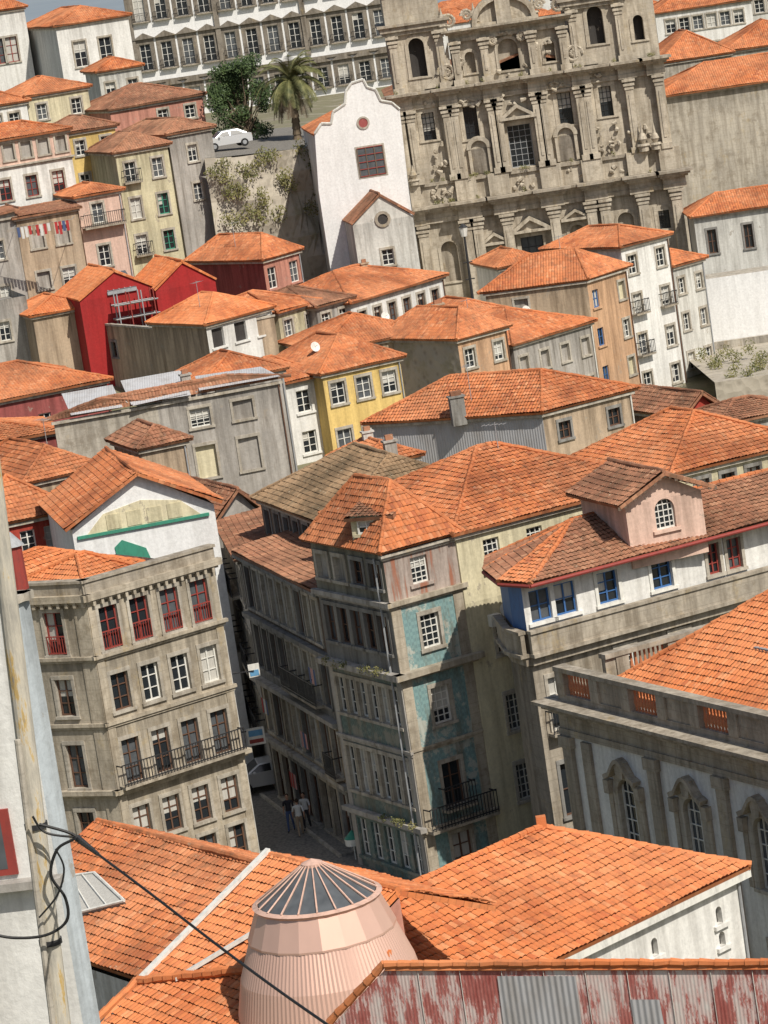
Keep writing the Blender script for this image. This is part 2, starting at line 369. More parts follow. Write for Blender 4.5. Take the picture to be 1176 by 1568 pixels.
def roof4(b,C,R,Fp,L,z,h,kind='hip',rm='rt_new',axis='u',ov=.35,near=True,gm='pl_white',cap=None):
    if axis=='v': C,R,Fp,L=L,C,R,Fp
    C,R,Fp,L=[Vector((p.x,p.y,z)) for p in(C,R,Fp,L)]
    u=(R-C).normalized(); v=(L-C).normalized(); hz=Vector((0,0,h))
    perp=abs((L-C).cross(u).z)
    c,r,f,l=C-(u+v)*ov,R+(u-v)*ov,Fp+(u+v)*ov,L+(v-u)*ov
    lift=Vector((0,0,.13)); c,r,f,l=[q+lift for q in(c,r,f,l)]
    cm=cap or rm
    if kind=='shed':
        slope(b,[c,r,f+hz,l+hz],rm,near); caps(b,l+hz,f+hz,cm,near=near)
        b.p('walls').face([R,Fp,Fp+hz],gm); b.p('walls').face([L,C,L+hz],gm)
        b.p('walls').face([Fp,L,L+hz,Fp+hz],gm); return
    if kind=='gable':
        r1=(c+l)/2+hz; r2=(r+f)/2+hz
        W=b.p('walls'); W.face([R,Fp,(R+Fp)/2+hz],gm); W.face([L,C,(L+C)/2+hz],gm)
    else:
        i=min(perp*.5,(R-C).length*.5)*.98+ov*.3; i=min(i,(r-c).length*.499)
        r1=(c+l)/2+hz+u*i; r2=(r+f)/2+hz-u*i
        slope(b,[r,f,r2],rm,near); slope(b,[l,c,r1],rm,near)
        for a,d in((c,r1),(l,r1),(r,r2),(f,r2)): caps(b,a,d,cm,near=near)
    slope(b,[c,r,r2,r1],rm,near); slope(b,[f,l,r1,r2],rm,near)
    caps(b,r1,r2,cm,near=near)
    return r1,r2
# ---- terrain
TX=[-45,0,22,60]
TZ=[(-60,(36,)*4),(0,(34,)*4),(40,(21,)*4),(70,(8,)*4),(95,(1,)*4),(115,(0,)*4),(172,(0,0,0,0)),(190,(5,4,1,1)),(205,(8,7,1,1)),(240,(10,8,1.5,1.5)),(262,(14,10,3,2)),(278,(16,9,5,3)),(287,(21,20,6,4)),(300,(22,22,7,6)),(400,(20,20,20,20)),(700,(5,5,5,5)),(1600,(14,18,22,26)),(6000,(60,80,60,50))]
def gz(x,y):
    x=min(max(x,TX[0]),TX[-1]); y=min(max(y,TZ[0][0]),TZ[-1][0])
    for i in range(len(TX)-1):
        if x<=TX[i+1]: break
    fx=(x-TX[i])/(TX[i+1]-TX[i])
    for j in range(len(TZ)-1):
        if y<=TZ[j+1][0]: break
    fy=(y-TZ[j][0])/(TZ[j+1][0]-TZ[j][0])
    a=TZ[j][1];c=TZ[j+1][1]
    return (a[i]*(1-fx)+a[i+1]*fx)*(1-fy)+(c[i]*(1-fx)+c[i+1]*fx)*fy
def chimney(b,p,w=.7,h=1.3,mat='pl_grey'):
    A=Vector((p.x-w/2,p.y));B=Vector((p.x+w/2,p.y+.15)); fr=Fr(A,B); P=b.p('chimney')
    fbox(P,fr,0,fr.L,p.z-1.5,p.z+h,-w*.7,0,mat); fbox(P,fr,-.07,fr.L+.07,p.z+h,p.z+h+.1,-w*.7-.07,.07,mat)
    fbox(P,fr,.1,fr.L-.1,p.z+h+.1,p.z+h+.35,-w*.7+.1,-.1,'rt_old')
def antenna(b,p,h=1.6):
    P=b.p('tv_antenna'); tube(P,p-Vector((0,0,.5)),p+Vector((0,0,h)),.02,.02,'pt_grey',5)
    a=random.uniform(0,3); d=Vector((math.cos(a),math.sin(a),0)); e=Vector((-d.y,d.x,0)); t=p+Vector((0,0,h-.1))
    tube(P,t-d*.5,t+d*.6,.012,.012,'pt_grey',4)
    for i in range(6): q=t+d*(-.45+i*.2); tube(P,q-e*.25,q+e*.25,.008,.008,'pt_grey',4)
def dish(b,p):
    P=b.p('satellite_dish'); n=Vector((.5,-.8,.35)).normalized(); x=n.orthogonal().normalized(); y=n.cross(x); N=12
    rim=[p+(x*math.cos(t)+y*math.sin(t))*.33+n*.08 for t in[2*math.pi*i/N for i in range(N)]]
    for i in range(N): P.face([p,rim[i],rim[(i+1)%N]],'pt_white')
    tube(P,p,p+n*.4,.012,.012,'pt_grey',4); tube(P,p-Vector((0,0,.6)),p,.02,.02,'pt_grey',5)
class Res: pass
def H(name,C,Y=None,z=None,R=None,L=None,yaw=None,dR=8,dL=8,drop=None,wm='pl_cream',wl=None,roof='hip',h=1.8,rm='rt_mid',axis=None,ov=.35,fR=None,fL=None,chim=0,ant=0,eave=True):
    b=Obj(name); Cw=PY(C,Y) if Y else PZ(C,z); z=Cw.z
    def pt(p,ang):
        if ang is None: return PZ(p,z)
        u=Vector((math.cos(rad(ang)),math.sin(rad(ang)))); r=ray(p)
        cr=lambda a,c:a.x*c.y-a.y*c.x
        t=-cr(Cw.xy,r.xy)/cr(u,r.xy); q=Cw.xy+u*t; return Vector((q.x,q.y,z))
    Rw=pt(R,yaw) if R else None
    Lw=pt(L,None if yaw is None else yaw+90) if L else None
    if Lw is None:
        u=(Rw-Cw).normalized(); Lw=Cw+Vector((-u.y,u.x,0))*dR
    if Rw is None:
        v=(Lw-Cw).normalized(); Rw=Cw+Vector((v.y,-v.x,0))*dL
    Fw=Rw+Lw-Cw
    zb=z-drop if drop else min(gz(p.x,p.y) for p in(Cw,Rw,Lw,Fw))-.6
    zb=min(zb,z-1)
    wl=wl or wm
    facade(b,Cw,Rw,z,zb,fR,wm); facade(b,Lw,Cw,z,zb,fL,wl); wall(b,Rw,Fw,zb,z,wm); wall(b,Fw,Lw,zb,z,wl)
    near=Cw.y<205
    if axis is None: axis='u' if (Rw-Cw).length>=(Lw-Cw).length else 'v'
    o=Res(); o.b,o.C,o.R,o.L,o.F,o.z,o.zb=b,Cw,Rw,Lw,Fw,z,zb
    if roof in('hip','gable','shed'):
        o.rd=roof4(b,Cw,Rw,Fw,Lw,z,h,roof,rm,axis,ov,near,wl if axis=='u' else wm)
        if eave:
            for A,B in((Cw,Rw),(Lw,Cw)):
                fr=Fr(A,B); fbox(b.p('eaves_cornice'),fr,-.15,fr.L+.15,z-.16,z-.004,-.02,.17,'pl_lgran')
    else:
        W=b.p('walls'); W.face([p-Vector((0,0,.5)) for p in(Cw,Rw,Fw,Lw)],'pl_grey2')
        if roof=='parapet':
            for A,B in((Cw,Rw),(Rw,Fw),(Fw,Lw),(Lw,Cw)):
                fr=Fr(A,B); fbox(b.p('parapet'),fr,-.06,fr.L+.06,z-.02,z+.12,-.25,.08,'pl_lgran')
    for i in range(chim):
        t=random.uniform(.2,.8); s=random.uniform(.35,.65); p=Cw+(Rw-Cw)*t+(Lw-Cw)*s; p.z=z+h*.75; chimney(b,p,random.uniform(.5,.8),random.uniform(.5,1.0),random.choice(['pl_grey','pl_white2','pl_tan']))
    for i in range(ant):
        t=random.uniform(.2,.8); s=random.uniform(.3,.7); p=Cw+(Rw-Cw)*t+(Lw-Cw)*s; p.z=z+h*.8; (antenna if random.random()<.75 else dish)(b,p)
    if Cw.y<262 and roof=='hip' and eave:
        fr=Fr(Cw,Rw); tube(b.p('downpipe'),fr(fr.L-.12,z-.1,.07),fr(fr.L-.12,zb,.07),.045,.045,random.choice(['pt_grey','pt_white','pt_brown']),6)
    return o
def leafmass(b,part,pts,rad_,n,size,mat):
    P=b.p(part)
    for i in range(n):
        c=random.choice(pts); d=Vector([random.gauss(0,1) for _ in range(3)]); d.normalize(); p=c+d*rad_*random.random()**.5
        u=Vector([random.gauss(0,1) for _ in range(3)]).normalized(); v=u.orthogonal().normalized(); s=size*random.uniform(.5,1.3)
        P.face([p-u*s,p+v*s*.5,p+u*s,p-v*s*.5],mat)
# ================================================================ FOREGROUND
o=H('white_plaster_house',(18,925),Y=60,L=(-140,945),R=(44,914),wm='pl_bluegrey',wl='pl_white',roof='parapet',drop=14)
f=Fr(o.L,o.C)
def sof(px): 
    q=PV(px,o.L,o.C); return (q.xy-f.A).dot(f.d),q.z
s1,zt=sof((8,1238)); s1b,zb_=sof((20,1338))
P=o.b.p('red_window'); fbox(P,f,s1-1.0,s1+.05,zb_,zt,.0,.06,'pt_red'); fbox(P,f,s1-.9,s1-.12,zb_+.12,zt-.12,.06,.065,'glass_mid')
s2,z2=sof((30,1345)); fbox(o.b.p('ledge'),f,0,f.L+.1,z2-.15,z2,.0,.3,'pl_grey')
b=Obj('utility_pole'); pb=PY((93,1568),50); pt_=PY((4,850),50); P=b.p('pole')
dirp=(pt_-pb); top=pb+dirp*1.5
N=16; pts=[(pb-dirp*.6).lerp(top,i/N) for i in range(N+1)]
for i in range(N): tube(P,pts[i],pts[i+1],.165-.002*i,.163-.002*i,'polewood',16,cap=(i in(0,N-1)))
for t_ in(.43,.18): q=pb+dirp*t_; tube(P,q-Vector((0,0,.04)),q+Vector((0,0,.04)),.18,.18,'pt_iron',14)
off=Vector((-.1,-.17,0)); tube(b.p('conduit'),pb+off-dirp*.3,pb+off+dirp*.62,.05,.05,'pl_lgran',8)
def curve(pxs,Y0,Y1,r,P,sub=6):
    k=[PY(p,Y0+(Y1-Y0)*i/(len(pxs)-1)) for i,p in enumerate(pxs)]; out=[]
    for i in range(len(k)-1):
        p0=k[max(i-1,0)];p1=k[i];p2=k[i+1];p3=k[min(i+2,len(k)-1)]
        for s in range(sub):
            t=s/sub; out.append(.5*((2*p1)+(p2-p0)*t+(2*p0-5*p1+4*p2-p3)*t*t+(3*p1-p0-3*p2+p3)*t**3))
    out.append(k[-1]); polytube(P,out,r,'pt_black',6)
C_=b.p('cable_loops')
curve([(60,1262),(115,1280),(88,1300),(78,1340),(100,1375),(102,1410),(70,1432),(20,1436),(-20,1428)],49.6,49.6,.025,C_)
curve([(50,1250),(70,1275),(118,1282)],49.6,49.6,.02,C_)
curve([(85,1300),(98,1330),(88,1370),(60,1405)],49.6,49.6,.016,C_)
b=Obj('overhead_cable'); curve([(118,1283),(150,1308),(230,1368),(330,1445),(420,1512),(520,1582)],49.6,40,.019,b.p('wire')); tube(b.p('clamp'),PY((118,1283),49.6),PY((150,1308),49.3),.055,.03,'pt_iron',8)
def roofhouse(name,A,Bp,Dp,rm,wm='pl_white2',drop=12,verge=None,extra=0):
    b=Obj(name); A,Bp,Dp=PZ(A[:2],A[2]),PZ(Bp[:2],Bp[2]),PZ(Dp[:2],Dp[2])
    E=Dp+(A-Bp) if verge=='B' else Dp+(Bp-A)
    lo=[E,Dp] if verge=='B' else [Dp,E]
    slope(b,[lo[0],lo[1],Bp,A],rm,True); caps(b,A,Bp,rm)
    if extra>0:
        dn=(lo[0]-A); back=Vector((-dn.x,-dn.y,dn.z))*extra
        slope(b,[Bp+back,A+back,A,Bp],rm,True)
    zb=A.z-drop
    ring=[lo[0],lo[1],Bp,A]
    for i in range(4):
        p,q=ring[i],ring[(i+1)%4]; W=b.p('walls'); dz=Vector((0,0,.2))
        W.face([Vector((p.x,p.y,zb)),Vector((q.x,q.y,zb)),q-dz,p-dz],wm)
    return b,A,Bp,lo
b1,A,Bp,lo=roofhouse('tiled_roof_house',(150,1258,14.5),(402,1325,14.5),(215,1500,12.4),'rt_mid',verge='B',extra=.9)
def onplane(p,a,c,d):
    n=(c-a).cross(d-a); r=ray(p); return CAM+r*(n.dot(a-CAM)/n.dot(r))
n=(Bp-A).cross(lo[0]-A).normalized(); n=n if n.z>0 else -n
q=[onplane(p,A,Bp,lo[0])+n*.16 for p in((118,1408),(196,1388),(150,1345),(95,1352))]
P=b1.p('skylight'); P.face([x+n*.06 for x in q],'glass_curtain')
for i in range(4):
    tube(P,q[i]+n*.07,q[(i+1)%4]+n*.07,.05,.05,'pt_white',6); P.face([q[i]-n*.2,q[(i+1)%4]-n*.2,q[(i+1)%4]+n*.06,q[i]+n*.06],'pt_grey')
for t in(.33,.66): tube(P,q[0].lerp(q[1],t)+n*.08,q[3].lerp(q[2],t)+n*.08,.025,.025,'pt_white',5)
b2,A2,B2,lo2=roofhouse('tiled_roof_house',(412,1310,14.9),(610,1364,14.9),(150,1578,11.9),'rt_new',wm='pl_salmon',extra=.5)
def strip(b,a,c,w,mat,part='metal_flashing',zl=.1):
    d=(c-a); d2=Vector((d.y,-d.x,0)).normalized()*w; up=Vector((0,0,zl)); P=b.p(part)
    P.face([a-d2+up,a+d2+up,c+d2+up,c-d2+up],mat); P.face([a-d2,a-d2+up,c-d2+up,c-d2],mat); P.face([a+d2+up,a+d2,c+d2,c+d2+up],mat); P.face([a-d2,a+d2,a+d2+up,a-d2+up],mat); P.face([c-d2,c+d2,c+d2+up,c-d2+up],mat)
up=Vector((0,0,.12))
OP=lambda p:onplane(p,A2,B2,lo2[0])
strip(b2,A2+up,OP((217,1506))+up,.10,'pt_white')
strip(b2,OP((400,1430))+up,OP((270,1508))+up,.08,'pt_white')
caps(b2,OP((212,1510))+up,OP((600,1470))+up,'rt_new',.15); caps(b2,OP((212,1510))+up,OP((150,1570))+up,'rt_new',.13)
# cupola
b=Obj('glazed_cupola'); base=OP((502,1480)); cx,cy,z0=base.x,base.y,base.z
SC=base.y/91.0
def lathe(P,prof,mat,n=40,rib=0):
    prev=None
    for r,z in prof:
        r*=SC; z=z0+z*SC
        cur=[Vector((cx+(r+(rib if i%2 else 0))*math.cos(2*math.pi*i/n),cy+(r+(rib if i%2 else 0))*math.sin(2*math.pi*i/n),z)) for i in range(n)]
        if prev:
            for i in range(n): j=(i+1)%n; P.face([prev[i],prev[j],cur[j],cur[i]],mat)
        prev=cur
P=b.p('metal_drum')
lathe(P,[(2.85,-2.0),(2.42,0),(2.02,1.05)],'pinkmetal',240,.016)
lathe(P,[(2.07,1.03),(2.07,1.09),(1.74,1.9),(1.77,1.95)],'pinkmetal',20)
lathe(P,[(1.77,1.95),(1.81,1.99),(1.66,2.05)],'pt_pinkmet',40)
lathe(b.p('glass_cone'),[(1.64,2.03),(.26,2.95)],'glass_mid',20)
for i in range(20):
    a=2*math.pi*i/20; e=Vector((math.cos(a),math.sin(a),0)); c0=Vector((cx,cy,z0))
    tube(b.p('glazing_bars'),c0+e*1.68*SC+Vector((0,0,2.05*SC)),c0+e*.25*SC+Vector((0,0,2.99*SC)),.03,.022,'pt_pinkmet',5)
lathe(b.p('cap'),[(.30,2.92),(.30,3.0),(.1,3.08),(.001,3.12)],'pt_pinkmet',16)
# big orange roof (front centre)
o=H('orange_roof_house',(640,1571),z=10.5,R=(1130,1335),dR=8.4,roof='hip',h=2.1,rm='rt_new',wm='pl_white',ov=.3,
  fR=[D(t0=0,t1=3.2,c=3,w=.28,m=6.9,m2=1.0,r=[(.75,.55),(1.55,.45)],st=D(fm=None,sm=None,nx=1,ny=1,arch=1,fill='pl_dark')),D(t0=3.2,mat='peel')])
f=Fr(o.C,o.R); fbox(o.b.p('white_eaves_board'),f,-.3,f.L+.3,o.z-.22,o.z-.0,.02,.26,'pt_white')
fbox(o.b.p('peeling_render'),f,2.0,7.2,o.z-3.0,o.z-.35,.0,.012,'peel')
fbox(o.b.p('finial'),Fr(o.rd[1]-Vector((.15,0,0)),o.rd[1]+Vector((.15,0,0))),0,.3,o.rd[1].z,o.rd[1].z+.35,-.15,.1,'rt_new')
b=Obj('metal_clad_house'); A=PY((590,1484),80); B=PZ((1260,1482),A.z); fr=Fr(A,B)
wallpts=[PV(p,A,B) for p in((505,1574),(590,1484),(1260,1482),(1300,1720),(505,1720))]
b.p('walls').face(wallpts,'peel')
for (x0,x1,y0,y1) in((762,882,1494,1600),(965,1010,1530,1600)):
    o_=fr.n*.03; qs=[PV(p,A,B)+Vector((o_.x,o_.y,0)) for p in((x0,y0),(x1,y0),(x1+14,y1),(x0+14,y1))]; b.p('corrugated_patches').face(qs,'corr')
for px in range(640,1260,64):
    a=PV((px,1486),A,B); c=PV((px+20,1625),A,B); e=Vector((fr.n.x,fr.n.y,0))*.02; tube(b.p('sheet_seams'),a+e,c+e,.01,.01,'pl_white2',4)
bk=Vector((-fr.n.x,-fr.n.y,0)); w0,w1,w2=wallpts[:3]; up=Vector((0,0,.1))
slope(b,[w2+bk*3+Vector((0,0,-1.6)),w1+bk*3+Vector((0,0,-1.6)),w1+up,w2+up],'rt_new')
caps(b,w1+up,w2+up,'rt_new',.11); caps(b,w0+up,w1+up,'rt_new',.11)
# ================================================================ RIGHT NEAR
A=PY((848,1020),122); ztop=A.z; B=PZ((1265,1117),ztop)
b=Obj('balustraded_stone_palace'); fr=Fr(A,B); L=fr.L; zc=ztop-1.25
d3=Vector((fr.d.x,fr.d.y,0)); n3=Vector((fr.n.x,fr.n.y,0))
Fp=B-n3*14; Lp=A-n3*14
ops=[(s-.55,s+.55,ztop-6.3,ztop-3.7,'arch') for s in(3.9,8.1,12.3,16.5)]+[(s-.5,s+.5,ztop-10.5,ztop-8.2,'br') for s in(3.9,8.1,12.3,16.5)]
wall(b,A,B,-.6,zc,'pl_white',ops); wall(b,B,Fp,-.6,zc,'pl_granite'); wall(b,Fp,Lp,-.6,zc,'pl_granite'); wall(b,Lp,A,-.6,zc,'pl_granite')
T=b.p('cornice')
for (z0_,z1,o) in((zc-1.3,zc-1.05,.12),(zc-1.05,zc-.45,.06),(zc-.45,zc-.3,.3),(zc-.3,zc-.12,.5),(zc-.12,zc,.75)): fbox(T,fr,-o,L+o,z0_,z1,-.02,o,'pl_granite')
frl=Fr(Lp,A)
for (z0_,z1,o) in((zc-1.3,zc-1.05,.12),(zc-.45,zc-.3,.3),(zc-.3,zc-.12,.5),(zc-.12,zc,.745)): fbox(T,frl,0,frl.L-.01,z0_,z1,-.02,o,'pl_granite')
P=b.p('pilasters')
for s in(.35,5.95,10.2,14.4,18.6):
    fbox(P,fr,s-.3,s+.3,-.5,zc-1.5,-.01,.16,'pl_granite'); fbox(P,fr,s-.4,s+.4,zc-1.75,zc-1.31,-.01,.24,'pl_granite'); 
fbox(P,fr,1.32,1.88,-.5,zc-1.4,-.01,.13,'pl_granite')
for s in(3.9,8.1,12.3,16.5):
    P=b.p('window_hoods')
    for k in range(12):
        def hd(x): return ztop-3.45+.42*math.cos(x*math.pi*.95)-(.0 if abs(x)<.8 else -.12)
        x0,x1=-1+2*k/12,-1+2*(k+1)/12
        fpoly(P,fr,[(s+x0*.95,hd(x0)),(s+x1*.95,hd(x1)),(s+x1*1.02,hd(x1)+.16),(s+x0*1.02,hd(x0)+.16)],.0,.34,'pl_granite')
    fpoly(P,fr,[(s-.2,ztop-3.6),(s+.2,ztop-3.6),(s+.32,ztop-3.0),(s,ztop-2.85),(s-.32,ztop-3.0)],.0,.26,'pl_granite')
    for sg in(-1,1): fbox(P,fr,s+sg*1.0-.13,s+sg*1.0+.13,ztop-6.3,ztop-4.31,-.01,.1,'pl_granite'); fbox(P,fr,s+sg*1.0-.16,s+sg*1.0+.16,ztop-4.3,ztop-3.8,-.01,.26,'pl_granite')
P=b.p('balustrade')
def balus(fr,L):
    fbox(P,fr,0,L,zc+.0,zc+.22,-.35,.0,'pl_granite'); fbox(P,fr,-.03,L+.03,ztop-.18,ztop,-.42,.06,'pl_granite')
    s=0.0; k=0
    while s<L:
        pw=.55; fbox(P,fr,s,min(s+pw,L),zc+.22,ztop-.18,-.37,.03,'pl_granite')
        s2=s+pw
        if k%2==0:
            for i in range(8):
                q=s2+.14+i*.2
                if q>L-.1: break
                c=fr(q,0,-.17)
                for (za,zb_,ra,rb) in((0,.1,.05,.05),(.1,.3,.035,.075),(.3,.6,.075,.03),(.6,.85,.04,.05)):
                    tube(P,Vector((c.x,c.y,zc+.22+za)),Vector((c.x,c.y,zc+.22+zb_)),ra,rb,'pt_orange' ,6,False)
            s=s2+1.75
        else:
            fbox(P,fr,s2,min(s2+1.5,L),zc+.22,ztop-.18,-.3,-.06,'pl_granite'); s=s2+1.5
        k+=1
balus(fr,L); balus(Fr(Lp,A),12)
b.p('walls').face([Vector((p.x,p.y,zc-.01)) for p in(A,B,Fp,Lp)],'pl_grey2')
iA=A+d3*1.2-n3*1.3; iB=B-d3*.2-n3*1.3
r_=roof4(b,iA,iB,iB-n3*11,iA-n3*11,zc+.1,3.6,'hip','rt_new','u',.1)
q=onplane((1168,1008),Vector((iA.x,iA.y,zc)),Vector((iB.x,iB.y,zc)),r_[0]); frs=Fr(q-d3*.5,q+d3*.9); fbox(b.p('skylight'),frs,0,1.4,q.z-.1,q.z+.35,-1.2,0,'pt_grey')
# house with blue windows
b=Obj('blue_window_house'); A=PY((797,896),134); z=A.z; B=PZ((1256,775),z); A0=PZ((776,890),z); Lp=PZ((762,873),z); zb0=-.6
rr2=ray((762,873)); dv=Vector((rr2.x,rr2.y,0)).normalized(); fr=Fr(A,B); L=fr.L; back=Vector((-fr.n.x,-fr.n.y,0)); u3=Vector((fr.d.x,fr.d.y,0))
LB=Lp+dv*1.9; pd=(LB-A).dot(back); RB=B+back*pd
gal=[(.3,1.3,'b'),(1.5,2.5,'b'),(3.55,4.55,'bd'),(6.2,7.2,'bd'),(9.0,9.6,'r'),(10.0,10.7,'r')]
wall(b,A,B,z-1.9,z,'pl_white',[(a,c,z-1.65,z-.35,s) for a,c,s in gal])
wall(b,A0,A,z-1.9,z,'pt_blue'); wall(b,Lp,A0,z-1.9,z,'pt_blue'); wall(b,LB,Lp,z-1.9,z,'pl_white2'); wall(b,RB,LB,zb0,z,'pl_grey'); wall(b,B,RB,zb0,z,'pl_grey')
for P0,P1 in((A,B),(A0,A),(Lp,A0),(LB,Lp)): wall(b,P0,P1,z-2.9,z-1.9,'pl_granite')
ops=[(.6,1.5,z-6.2,z-4.0,'wb'),(4.0,4.9,z-4.7,z-3.6,'sash'),(6.7,7.6,z-4.7,z-3.6,'sash'),(9.5,10.4,z-4.7,z-3.6,'sash'),(.6,1.5,z-9.8,z-7.6,'dk'),(4,4.9,z-8.4,z-6.8,'dk')]
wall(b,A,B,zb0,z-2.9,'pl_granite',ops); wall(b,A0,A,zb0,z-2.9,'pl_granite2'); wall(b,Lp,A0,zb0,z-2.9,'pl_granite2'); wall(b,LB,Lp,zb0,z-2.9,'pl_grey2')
T=b.p('stone_parapet')
for k_,f2 in enumerate((fr,Fr(A0,A),Fr(Lp,A0))):
    e=.12+.01*k_; dz=.003*k_
    fbox(T,f2,-e,f2.L+e,z-2.95-dz,z-2.8-dz,-.01,.5,'pl_granite'); fbox(T,f2,-.1,f2.L+.1,z-2.8,z-1.98,.2,.38,'pl_granite'); fbox(T,f2,-e,f2.L+e,z-1.98-dz,z-1.85-dz,.14,.46,'pl_granite'); fbox(T,f2,-.05,f2.L+.05,z-3.3-dz,z-2.95-dz,-.01,.25,'pl_granite')
lf=Vector((0,0,.1)); zz3=lambda v:Vector((v.x,v.y,z))+lf
A_=zz3(A-back*.75); R_=zz3(B-back*.75); A0_=zz3(A0+Vector((-.35,-.55,0))); L_=zz3(Lp+Vector((-.6,-.1,0))); LB_=zz3(LB+Vector((-.4,.4,0))); RB_=zz3(RB+back*.4)
r1=zz3(A+u3*4.6+back*pd*.55)+Vector((0,0,1.3)); r2=zz3(B+back*pd*.55)+Vector((0,0,1.3))
slope(b,[A_,R_,r2,r1],'rt_old'); slope(b,[A0_,A_,r1],'rt_mid'); slope(b,[L_,A0_,r1],'rt_old'); slope(b,[LB_,L_,r1],'rt_old'); slope(b,[RB_,LB_,r1,r2],'rt_old')
for a,c in((A_,r1),(A0_,r1),(L_,r1),(LB_,r1),(r1,r2)): caps(b,a,c,'rt_mid')
for a,c in((A_,R_),(A0_,A_),(L_,A0_)): tube(b.p('gutter'),a-lf*.8,c-lf*.8,.08,.08,'pt_red',8)
dm=H('dormer',(957,776),Y=136.4,R=(1073,750),dR=4.2,drop=2.6,wm='pl_pink',roof='gable',axis='v',h=1.0,rm='rt_old',ov=.45,fR=D(c=1,w=.9,r=[(-.0+.02,1.25)],st='archn'),eave=False)
ALL.remove(dm.b); 
for k,v in dm.b.parts.items(): b.parts['dormer_'+k]=v
f3=Fr(dm.C,dm.R)
for sg in(0,1):
    for i in range(10):
        t=i/9; s=(f3.L+.9)*(t/2)-.45; s=s if sg==0 else f3.L-s; zz=dm.z+.13+1.0*t*.97
        fbox(b.p('dormer_bargeboard'),f3,s-.07,s+.07,zz-.16-(i%2)*.05,zz-.02,.40,.44,'pl_brown')
# ================================================================ CENTRE
teal=H('azulejo_townhouse',(585,850),Y=140,R=(695,820),L=(475,830),wm='azulejo',roof='hip',h=2.5,rm='rt_mid',ov=.3,
 fR=[D(t0=0,t1=2.05,mat='pl_rustp',c=1,w=.85,x=1.75,r=[(.45,1.15)],st='sashn',cs=[(0,.12,.2)]),
     D(t0=2.05,t1=5.15,c=1,w=.95,r=[(2.95,1.45)],st='sash',q=.5,cs=[(2.05,.2,.22)],cm='pl_granitew'),
     D(t0=5.15,t1=8.6,c=1,w=.95,r=[(6.1,1.6)],st='sash',q=.5,cs=[(5.1,.25,.42),(8.45,.1,.1)],cm='pl_granitew'),
     D(t0=8.6,t1=11.9,c=1,w=1.0,r=[(9.4,1.9)],st='brb',q=.5,cm='pl_granitew'),
     D(t0=11.9,c=1,w=1.0,r=[(12.5,1.7)],st='br',q=.5,cs=[(11.9,.2,.2)],cm='pl_granitew')],
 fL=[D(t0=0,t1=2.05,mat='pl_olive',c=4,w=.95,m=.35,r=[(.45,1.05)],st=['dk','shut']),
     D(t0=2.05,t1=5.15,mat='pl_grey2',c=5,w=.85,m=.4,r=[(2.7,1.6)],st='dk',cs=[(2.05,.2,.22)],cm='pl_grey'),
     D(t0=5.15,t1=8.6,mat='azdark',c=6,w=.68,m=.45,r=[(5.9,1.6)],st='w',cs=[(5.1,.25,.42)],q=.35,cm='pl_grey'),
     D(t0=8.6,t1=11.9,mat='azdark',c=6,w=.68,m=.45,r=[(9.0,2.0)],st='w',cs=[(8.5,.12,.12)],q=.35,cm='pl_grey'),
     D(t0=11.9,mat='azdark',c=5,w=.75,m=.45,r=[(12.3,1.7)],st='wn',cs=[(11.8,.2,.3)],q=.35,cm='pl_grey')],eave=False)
fl=Fr(teal.L,teal.C)
leafmass(teal.b,'balcony_plants',[fl(random.uniform(.3,fl.L),teal.z-5.1+random.uniform(-.1,.1),.42) for i in range(14)]+[fl(random.uniform(3.3,6),teal.z-11.75,.3) for i in range(9)],.22,900,.05,'ivy')
fr_=Fr(teal.C,teal.R); balcony(teal.b,fr_,.1,fr_.L-.1,teal.z-12.0,.6,'pt_iron'); tube(teal.b.p('downpipe'),fl(fl.L-.6,teal.z-.2,.1),fl(fl.L-.6,0,.1),.05,.05,'pt_grey',6)
c=PY((568,800),141.2); f=Fr(c-Vector((.85,-.6,0)),c+Vector((.85,-.1,0)))
fbox(teal.b.p('roof_dormer'),f,0,f.L,c.z-.9,c.z+.25,-2.2,0,'pl_paleyel'); window(teal.b,Fr(f(0,0,.02),f(f.L,0,.02)),.3,f.L-.3,c.z-.5,c.z+.1,D(fm='pt_white',sm=None,nx=3,ny=2,dep=.01),'pl_paleyel')
slope(teal.b,[f(-.2,c.z+.22,.25),f(f.L+.2,c.z+.22,.25),f(f.L+.2,c.z+.65,-2.4),f(-.2,c.z+.65,-2.4)],'rt_old')
cream=H('cream_townhouse',(697,820),Y=141.9,R=(1012,738),dR=10.5,wm='pl_cream',roof='hip',h=2.3,rm='rt_mid',ov=.35,fR=[D(t0=0,t1=3,c=3,w=.8,m=1.3,m2=4.2,r=[(.5,1.35)],st='sashn'),D(t0=3,c=3,w=.75,m=1.3,m2=4.2,r=[(4,1.5),(7.3,1.6),(10.4,1.6)],st='sash')],ant=1)
f=Fr(cream.C,cream.R); fbox(cream.b.p('air_conditioner'),f,1.0,1.5,cream.z-4.2,cream.z-3.7,0,.3,'pt_white'); dish(cream.b,f(1.7,cream.z-3.6,.4))
brown=H('old_roof_townhouse',(522,812),Y=152,L=(398,765),dL=8,wm='pl_brown',roof='hip',h=2.2,rm='rt_moss',fL=[D(t0=0,t1=2.2,mat='pl_brown',c=8,w=.8,m=.5,r=[(.4,1.4)],st='dk'),D(t0=2.2,mat='pl_olive')],chim=1)
